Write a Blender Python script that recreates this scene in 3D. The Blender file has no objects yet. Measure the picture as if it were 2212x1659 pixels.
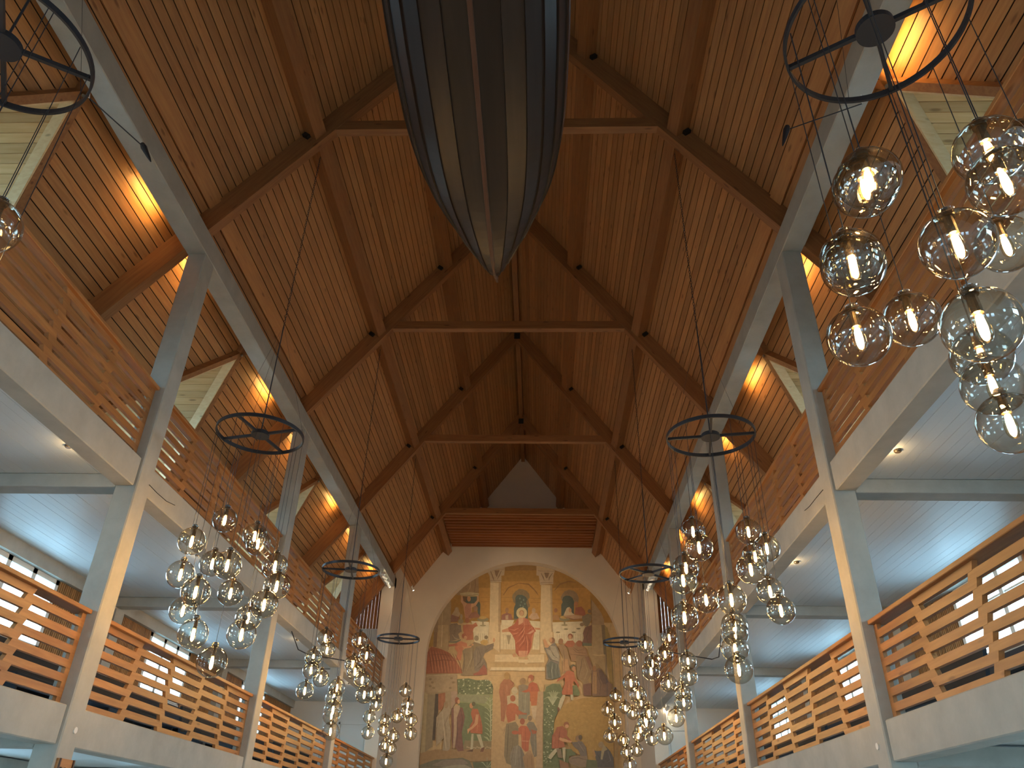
import bpy, bmesh, math, random
from mathutils import Vector, Matrix
random.seed(7)
C = bpy.context.scene.collection
SC = bpy.context.scene
H = 1.6                                   # eye height: everything is authored relative to the eye and lifted at the end

# ---------------------------------------------------------------- camera
cam = bpy.data.cameras.new('camera'); co = bpy.data.objects.new('camera', cam); C.objects.link(co)
p_, y_, r_ = 0.5435581619893377, 0.0446541278449406, 0.025278048048217535
f = Vector((0, math.cos(p_), math.sin(p_))); u = Vector((0, -math.sin(p_), math.cos(p_))); r = Vector((1, 0, 0))
Zm = Matrix.Rotation(y_, 3, 'Z'); f, u, r = Zm @ f, Zm @ u, Zm @ r
r2 = math.cos(r_) * r + math.sin(r_) * u; u2 = -math.sin(r_) * r + math.cos(r_) * u
M = Matrix((r2, u2, -f)).transposed().to_4x4(); M.translation = (0.804, 0, H)
co.matrix_world = M
cam.sensor_width = 36; cam.lens = 1643.39 / 2212 * 36; cam.clip_end = 200
SC.camera = co

# ---------------------------------------------------------------- view, world, large lights
SC.view_settings.view_transform = 'Standard'; SC.view_settings.look = 'None'
SC.view_settings.gamma = 1; SC.view_settings.use_curve_mapping = False
SC.view_settings.exposure = 1.12
SC.cycles.max_bounces = 8; SC.cycles.diffuse_bounces = 6; SC.cycles.glossy_bounces = 4
SC.cycles.transparent_max_bounces = 48; SC.cycles.sample_clamp_indirect = 6
SC.cycles.use_denoising = True; SC.cycles.adaptive_threshold = .02
SKY = 12.0
w = bpy.data.worlds.new('world'); SC.world = w; w.use_nodes = True
nt = w.node_tree; bg = nt.nodes['Background']
tc = nt.nodes.new('ShaderNodeTexCoord'); sx = nt.nodes.new('ShaderNodeSeparateXYZ'); cr = nt.nodes.new('ShaderNodeValToRGB')
mr = nt.nodes.new('ShaderNodeMapRange'); mr.inputs[1].default_value = -1; mr.inputs[2].default_value = 1
nt.links.new(tc.outputs['Generated'], sx.inputs[0]); nt.links.new(sx.outputs[2], mr.inputs[0]); nt.links.new(mr.outputs[0], cr.inputs[0])
cr.color_ramp.elements[0].position = .40; cr.color_ramp.elements[0].color = (.13, .22, .30, 1)     # ground and water outside
cr.color_ramp.elements[1].position = .52; cr.color_ramp.elements[1].color = (.50, .78, 1, 1)      # overcast sky
nt.links.new(cr.outputs[0], bg.inputs[0]); bg.inputs[1].default_value = SKY

def portal(name, loc, rot, sx_, sy_):
    l = bpy.data.lights.new(name, 'AREA'); l.shape = 'RECTANGLE'; l.size = sx_; l.size_y = sy_
    l.cycles.is_portal = True
    o = bpy.data.objects.new(name, l); C.objects.link(o); o.location = loc; o.rotation_euler = rot; o['kind'] = 'helper'
    return o

def lamp(name, typ, loc, energy, color, radius=.05, target=None, spot=None, blend=.6):
    l = bpy.data.lights.new(name, typ); l.energy = energy; l.color = color; l.shadow_soft_size = radius
    if typ == 'SPOT': l.spot_size = spot; l.spot_blend = blend
    o = bpy.data.objects.new(name, l); C.objects.link(o); o.location = loc
    if target is not None: o.rotation_euler = (Vector(target) - Vector(loc)).to_track_quat('-Z', 'Y').to_euler()
    return o

WARM = (1, .62, .26)
# ---------------------------------------------------------------- materials
def mat(name):
    m = bpy.data.materials.new(name); m.use_nodes = True; n = m.node_tree; b = n.nodes['Principled BSDF']
    return m, n, b
def N(n, t, **k):
    x = n.nodes.new(t)
    for a, v in k.items(): setattr(x, a, v)
    return x
def srgb(h):
    c = [int(h[i:i + 2], 16) / 255 for i in (0, 2, 4)]
    return tuple(((v + .055) / 1.055) ** 2.4 if v > .04045 else v / 12.92 for v in c) + (1,)

def wood(name, c1, c2, axis='y', rough=.5, knots=.8, scale=1.0, var=.35, coat=0.0):
    """boards with grain along one axis; tone differs from piece to piece"""
    m, n, b = mat(name)
    tc = N(n, 'ShaderNodeTexCoord'); oi = N(n, 'ShaderNodeObjectInfo'); gi = N(n, 'ShaderNodeNewGeometry')
    add = N(n, 'ShaderNodeMath', operation='ADD'); n.links.new(oi.outputs['Random'], add.inputs[0]); n.links.new(gi.outputs['Random Per Island'], add.inputs[1])
    fr = N(n, 'ShaderNodeMath', operation='FRACT'); n.links.new(add.outputs[0], fr.inputs[0])
    off = N(n, 'ShaderNodeVectorMath', operation='SCALE'); off.inputs[0].default_value = (13, 29, 17); n.links.new(fr.outputs[0], off.inputs['Scale'])
    va = N(n, 'ShaderNodeVectorMath', operation='ADD'); n.links.new(tc.outputs['Object'], va.inputs[0]); n.links.new(off.outputs[0], va.inputs[1])
    s = {'x': (1, 14, 14), 'y': (14, 1, 14), 'z': (14, 14, 1)}[axis]
    mp = N(n, 'ShaderNodeMapping'); mp.inputs['Scale'].default_value = [v * scale for v in s]; n.links.new(va.outputs[0], mp.inputs[0])
    no = N(n, 'ShaderNodeTexNoise'); no.inputs['Scale'].default_value = 1.6; no.inputs['Detail'].default_value = 5; no.inputs['Distortion'].default_value = .6
    n.links.new(mp.outputs[0], no.inputs['Vector'])
    rp = N(n, 'ShaderNodeValToRGB'); rp.color_ramp.elements[0].position = .22; rp.color_ramp.elements[1].position = .85
    rp.color_ramp.elements[0].color = srgb(c1); rp.color_ramp.elements[1].color = srgb(c2); n.links.new(no.outputs['Fac'], rp.inputs[0])
    ks = {'x': (1.6, 6, 6), 'y': (6, 1.6, 6), 'z': (6, 6, 1.6)}[axis]
    mk = N(n, 'ShaderNodeMapping'); mk.inputs['Scale'].default_value = [v * scale for v in ks]; n.links.new(va.outputs[0], mk.inputs[0])
    vo = N(n, 'ShaderNodeTexVoronoi'); vo.inputs['Scale'].default_value = 1.0; n.links.new(mk.outputs[0], vo.inputs['Vector'])
    kr = N(n, 'ShaderNodeValToRGB'); kr.color_ramp.elements[0].position = .07; kr.color_ramp.elements[1].position = .15
    kr.color_ramp.elements[0].color = (1, 1, 1, 1); kr.color_ramp.elements[1].color = (0, 0, 0, 1); n.links.new(vo.outputs['Distance'], kr.inputs[0])
    kf = N(n, 'ShaderNodeMath', operation='MULTIPLY'); kf.inputs[1].default_value = knots; n.links.new(kr.outputs[0], kf.inputs[0])
    mx = N(n, 'ShaderNodeMix', data_type='RGBA'); n.links.new(kf.outputs[0], mx.inputs[0]); n.links.new(rp.outputs[0], mx.inputs[6])
    c0 = srgb(c1); mx.inputs[7].default_value = (c0[0] * .35, c0[1] * .28, c0[2] * .25, 1)
    hv = N(n, 'ShaderNodeMapRange'); hv.inputs[3].default_value = 1 - var / 2; hv.inputs[4].default_value = 1 + var / 2; n.links.new(fr.outputs[0], hv.inputs[0])
    ml = N(n, 'ShaderNodeVectorMath', operation='SCALE'); n.links.new(mx.outputs[2], ml.inputs[0]); n.links.new(hv.outputs[0], ml.inputs['Scale'])
    n.links.new(ml.outputs[0], b.inputs['Base Color']); b.inputs['Roughness'].default_value = rough
    b.inputs['Specular IOR Level'].default_value = .35
    if coat: b.inputs['Coat Weight'].default_value = coat; b.inputs['Coat Roughness'].default_value = .25
    return m

def plain(name, c, rough=.6, metal=0, noise=0, nscale=3, bump=0):
    m, n, b = mat(name); b.inputs['Roughness'].default_value = rough; b.inputs['Metallic'].default_value = metal
    if noise:
        tc = N(n, 'ShaderNodeTexCoord'); no = N(n, 'ShaderNodeTexNoise'); no.inputs['Scale'].default_value = nscale; no.inputs['Detail'].default_value = 8
        no.inputs['Roughness'].default_value = .65; n.links.new(tc.outputs['Object'], no.inputs['Vector'])
        rp = N(n, 'ShaderNodeValToRGB'); c_ = srgb(c); rp.color_ramp.elements[0].position = .3; rp.color_ramp.elements[1].position = .72
        rp.color_ramp.elements[0].color = tuple(v * (1 - noise) for v in c_[:3]) + (1,); rp.color_ramp.elements[1].color = tuple(min(1, v * (1 + noise)) for v in c_[:3]) + (1,)
        n.links.new(no.outputs['Fac'], rp.inputs[0]); n.links.new(rp.outputs[0], b.inputs['Base Color'])
        if bump:
            bp = N(n, 'ShaderNodeBump'); bp.inputs['Strength'].default_value = bump; bp.inputs['Distance'].default_value = .01
            n.links.new(no.outputs['Fac'], bp.inputs['Height']); n.links.new(bp.outputs[0], b.inputs['Normal'])
    else: b.inputs['Base Color'].default_value = srgb(c)
    return m

def emit(name, col, strength):
    m, n, b = mat(name); b.inputs['Base Color'].default_value = (0, 0, 0, 1)
    b.inputs['Emission Color'].default_value = col + (1,); b.inputs['Emission Strength'].default_value = strength
    return m

def glass(name, face, edge, f0=.11, blend=.35):
    """thin blown glass: clear or tinted transmission, mirror reflections by Fresnel"""
    m, n, b = mat(name); n.nodes.remove(b); out = n.nodes['Material Output']
    lw = N(n, 'ShaderNodeLayerWeight'); lw.inputs[0].default_value = blend
    mx = N(n, 'ShaderNodeMix', data_type='RGBA'); mx.inputs[6].default_value = face + (1,); mx.inputs[7].default_value = edge + (1,)
    n.links.new(lw.outputs['Facing'], mx.inputs[0])
    tr = N(n, 'ShaderNodeBsdfTransparent'); n.links.new(mx.outputs[2], tr.inputs[0])
    gl = N(n, 'ShaderNodeBsdfGlossy'); gl.inputs['Roughness'].default_value = .0
    l2 = N(n, 'ShaderNodeLayerWeight'); l2.inputs[0].default_value = .5
    pw = N(n, 'ShaderNodeMath', operation='POWER'); pw.inputs[1].default_value = 3.6; n.links.new(l2.outputs['Facing'], pw.inputs[0])
    fr = N(n, 'ShaderNodeMapRange'); fr.inputs[3].default_value = f0; fr.inputs[4].default_value = 1; n.links.new(pw.outputs[0], fr.inputs[0])
    ms = N(n, 'ShaderNodeMixShader'); n.links.new(fr.outputs[0], ms.inputs[0]); n.links.new(tr.outputs[0], ms.inputs[1]); n.links.new(gl.outputs[0], ms.inputs[2])
    n.links.new(ms.outputs[0], out.inputs[0])
    return m

WB = wood('roof_pine', 'a16d44', 'bf8b56', 'y', .45, .6)
WBX = wood('beam_pine_x', '875836', 'a87446', 'x', .45, .6, 1, .15)
WBY = wood('beam_pine_y', '875835', 'a87446', 'y', .45, .6, 1, .15)
WDX = wood('dormer_pine', 'd0a870', 'e4c391', 'x', .5, .6)
WDR = wood('dormer_trim_pine', 'd8b484', 'e8cfa2', 'x', .5, .5)
WRAIL = wood('railing_pine', '97623a', 'ba8550', 'y', .4, .55, 1, .3)
WCLAD = wood('cladding_wood', '8a6038', 'b08252', 'z', .5, .3)
WORG = wood('gable_cladding', 'b5733a', 'd0925a', 'z', .45, .5)
WLOUV = wood('louvre_pine', '8a4f2c', 'a8693c', 'x', .45, .4)
CONC = plain('grey_glazed_concrete', 'aaa79d', .75, 0, .13, 2.2, .25)
CEIL = plain('white_painted_boards', 'd6dadb', .45)
WHITE = plain('cream_plaster', 'd9c8b2', .85, 0, .04, 1.2, .1)
WHITE2 = plain('white_paint', 'dedcd6', .6)
BLACK = plain('black_steel', '3c3e44', .4, .4)
IRON = plain('dark_iron_bracket', '33302a', .6, .5)
STEEL = plain('bolt_steel', 'b8b8b4', .3, 1)
DARK = plain('dark_joint', '1d0f07', .9)
SEAT = plain('dark_blue_upholstery', '232b36', .7)
HULL = wood('tarred_hull', '1d1715', '2e2522', 'y', .4, .2, .6, .12, .08)
KEELM = wood('keel_wood', '45352c', '6b4a3c', 'y', .4, .3)
FLOORM = plain('stone_floor', 'b4ada0', .6, 0, .1, 2)
BULB = emit('lamp_filament', (1, .60, .24), 95)
GLOW = emit('spot_lens', (1, .85, .6), 30)
GLOBE = glass('smoked_glass', (.90, .885, .84), (.58, .55, .47))
ENV = glass('clear_bulb_glass', (.98, .93, .82), (.9, .75, .5))
PANE = glass('window_glass', (.95, .98, .98), (.8, .9, .9), .04)
BRASS = plain('smoked_collar', '5c5246', .25, .4)

# ---------------------------------------------------------------- geometry helpers
class MB:
    def __init__(s): s.v = []; s.f = []
    def poly(s, pts, faces):
        k = len(s.v); s.v += [tuple(p) for p in pts]; s.f += [tuple(i + k for i in q) for q in faces]; return s
    def box(s, x0, x1, y0, y1, z0, z1):
        if x0 > x1: x0, x1 = x1, x0
        p = [(x, y, z) for z in (z0, z1) for y in (y0, y1) for x in (x0, x1)]
        return s.poly(p, [(0, 2, 3, 1), (4, 5, 7, 6), (0, 1, 5, 4), (2, 6, 7, 3), (0, 4, 6, 2), (1, 3, 7, 5)])
    def prism(s, a, b):
        """a, b: matching outlines (lists of 3D points); closed solid between them"""
        n = len(a); return s.poly(list(a) + list(b), [tuple(range(n))[::-1], tuple(range(n, 2 * n))] + [(i, (i + 1) % n, (i + 1) % n + n, i + n) for i in range(n)])
    def tube(s, pts, r, n=8, caps=True):
        pts = [Vector(p) for p in pts]; k0 = len(s.v); m = len(pts)
        rr = r if isinstance(r, (list, tuple)) else [r] * m
        d0 = (pts[1] - pts[0]).normalized(); a = d0.orthogonal().normalized()
        for i, p in enumerate(pts):
            d = (pts[min(i + 1, m - 1)] - pts[max(i - 1, 0)]).normalized(); a = (a - d * a.dot(d)).normalized(); b = d.cross(a)
            for j in range(n):
                t = 2 * math.pi * j / n; s.v.append(tuple(p + (a * math.cos(t) + b * math.sin(t)) * rr[i]))
        for i in range(m - 1):
            for j in range(n): s.f.append((k0 + i * n + j, k0 + i * n + (j + 1) % n, k0 + (i + 1) * n + (j + 1) % n, k0 + (i + 1) * n + j))
        if caps: s.f.append(tuple(k0 + j for j in range(n))[::-1]); s.f.append(tuple(k0 + (m - 1) * n + j for j in range(n)))
        return s
    def lathe(s, prof, n=16, c=(0, 0, 0)):
        """prof: (r, z) pairs revolved around z"""
        k0 = len(s.v)
        for r_, z_ in prof:
            for j in range(n):
                t = 2 * math.pi * j / n; s.v.append((c[0] + r_ * math.cos(t), c[1] + r_ * math.sin(t), c[2] + z_))
        for i in range(len(prof) - 1):
            for j in range(n): s.f.append((k0 + i * n + j, k0 + i * n + (j + 1) % n, k0 + (i + 1) * n + (j + 1) % n, k0 + (i + 1) * n + j))
        return s
    def mesh(s, name, m, smooth=False, fix=True):
        me = bpy.data.meshes.new(name); me.from_pydata(s.v, [], s.f); me.materials.append(m)
        if fix:
            bm = bmesh.new(); bm.from_mesh(me); bmesh.ops.recalc_face_normals(bm, faces=bm.faces); bm.to_mesh(me); bm.free()
        if smooth: me.polygons.foreach_set('use_smooth', [True] * len(me.polygons))
        me.update(); return me
    def obj(s, name, m, parent=None, smooth=False, loc=(0, 0, 0), rot=None, fix=True, bevel=0):
        o = link(name, s.mesh(name, m, smooth, fix), parent, loc, rot)
        if bevel:
            b = o.modifiers.new('bevel', 'BEVEL'); b.width = bevel; b.segments = 1; b.limit_method = 'ANGLE'
        return o
def link(name, data, parent=None, loc=(0, 0, 0), rot=None):
    o = bpy.data.objects.new(name, data); C.objects.link(o); o.location = loc
    if rot: o.rotation_euler = rot
    if parent: o.parent = parent
    return o
def tag(o, label=None, cat=None, group=None, kind=None):
    if label: o['label'] = label
    if cat: o['category'] = cat
    if group: o['group'] = group
    if kind: o['kind'] = kind
    return o
def thing(name, label, cat, loc=(0, 0, 0), group=None, kind=None):
    return tag(link(name, None, None, loc), label, cat, group, kind)

# ---------------------------------------------------------------- dimensions (relative to the eye)
AP, SL = 15.05, 1.355                     # board plane: z = AP - SL*|x|
CO, SI = .5938, .8046                     # unit vector down the slope
XW = 7.85                                 # outer walls
TY = [2.97, 8.97, 14.97, 20.97, 26.97]    # front faces of trusses
CY = [3.25, 9.25, 15.25, 21.25, 27.45]    # columns
YE, YX, YB = 31.15, 28.1, -9.0             # chancel wall, aisle cross wall, west wall
SIDES = (('left', -1), ('right', 1))
ORD = ['overhead', 'first', 'second', 'third', 'fourth']
BAYN = ['nearest bay', 'second bay', 'third bay', 'farthest bay']
CHAND=[('L1',-3.060,3.290,[(-2.490,3.303,3.103),(-2.555,3.006,3.122),(-2.538,3.040,3.091),(-2.542,3.528,2.446),(-3.043,3.840,2.789),(-2.746,2.794,2.468),(-3.558,3.548,3.128),(-3.006,2.703,2.995),(-3.620,3.162,3.528),(-3.016,2.702,2.780),(-2.730,2.805,2.007),(-3.334,3.770,2.474),(-3.337,3.768,2.275),(-3.352,3.760,2.031)]),
('R1',3.080,3.270,[(2.575,3.006,3.122),(2.558,3.040,3.091),(2.510,3.281,2.791),(2.510,3.286,2.746),(2.562,3.528,2.446),(3.063,3.840,2.789),(2.766,2.794,2.468),(3.578,3.548,3.128),(3.026,2.703,2.995),(3.640,3.162,3.528),(3.036,2.702,2.780),(2.750,2.805,2.007),(3.354,3.770,2.474),(3.357,3.768,2.275),(3.372,3.760,2.031)]),
('L2',-3.120,9.360,[(-3.526,9.760,3.716),(-3.527,8.961,3.130),(-3.131,9.930,3.553),(-3.062,9.927,3.446),(-3.635,9.109,2.757),(-3.549,9.735,3.097),(-2.951,8.816,2.787),(-2.710,9.755,3.079),(-2.568,9.555,2.754),(-3.255,8.806,2.458),(-3.289,9.904,2.755),(-2.566,9.227,2.433),(-3.675,9.491,2.417),(-3.161,8.791,1.971),(-2.993,9.916,2.442),(-2.681,8.997,2.025),(-2.894,8.837,1.679)]),
('R2',3.120,9.350,[(2.850,9.852,3.648),(2.715,8.949,3.115),(2.681,9.713,3.106),(2.552,9.301,2.817),(2.555,9.455,2.408),(2.931,9.888,2.745),(2.985,8.796,2.446),(3.258,9.903,2.421),(3.248,9.905,2.335),(3.229,9.910,2.144),(3.243,9.907,1.897),(3.551,9.723,3.605),(3.679,9.462,3.288),(3.581,9.686,3.261),(3.255,8.796,2.802),(3.659,9.534,2.763),(3.689,9.321,2.472)]),
('L3',-3.160,15.510,[(-3.596,15.877,3.532),(-3.540,15.935,3.298),(-3.715,15.639,3.091),(-3.718,15.625,2.851),(-3.579,15.897,2.746),(-3.725,15.437,2.437),(-2.916,16.025,3.520),(-2.696,15.842,3.192),(-3.008,16.059,3.063),(-2.936,16.034,2.913),(-2.738,15.893,2.732),(-2.619,15.688,2.426),(-3.270,16.069,2.605),(-3.305,16.061,2.421),(-3.007,14.961,2.041),(-3.302,16.062,2.081),(-3.281,16.067,1.802)]),
('R3',3.020,15.520,[(3.409,15.937,3.651),(3.309,16.011,3.338),(2.938,16.084,3.536),(3.643,15.405,3.089),(3.634,15.407,2.808),(3.330,15.998,2.779),(2.864,14.972,2.816),(3.053,16.089,3.178),(2.576,15.878,3.208),(2.578,15.880,2.761),(2.715,16.002,2.564),(3.552,15.724,2.559),(3.550,15.729,2.398),(2.920,16.081,2.237),(3.413,15.933,2.143),(3.182,16.067,1.843),(2.853,16.065,2.072)]),
('L4',-3.160,21.730,[(-3.594,22.099,3.519),(-3.726,21.611,3.368),(-3.494,21.268,3.055),(-3.728,21.684,2.804),(-3.730,21.739,2.422),(-3.414,22.240,2.779),(-3.416,22.239,2.554),(-3.143,22.300,2.412),(-3.094,22.296,2.896),(-2.919,22.247,3.554),(-2.684,21.416,3.079),(-2.823,22.190,3.026),(-2.656,21.995,2.778),(-2.629,21.936,2.441),(-3.338,22.272,2.174),(-3.198,22.299,2.107),(-3.070,21.167,1.713)]),
('R4',3.120,21.760,[(2.854,22.264,3.522),(2.594,21.979,3.125),(2.720,21.354,2.740),(2.629,22.049,2.489),(3.110,22.330,3.235),(3.298,22.302,3.094),(3.017,22.321,2.425),(3.411,22.250,2.540),(3.689,21.719,2.406),(3.352,22.281,2.193),(3.086,22.329,2.140),(3.035,21.196,1.749),(3.527,22.159,3.341),(3.589,22.085,2.916),(3.476,22.205,2.679)])]
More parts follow.
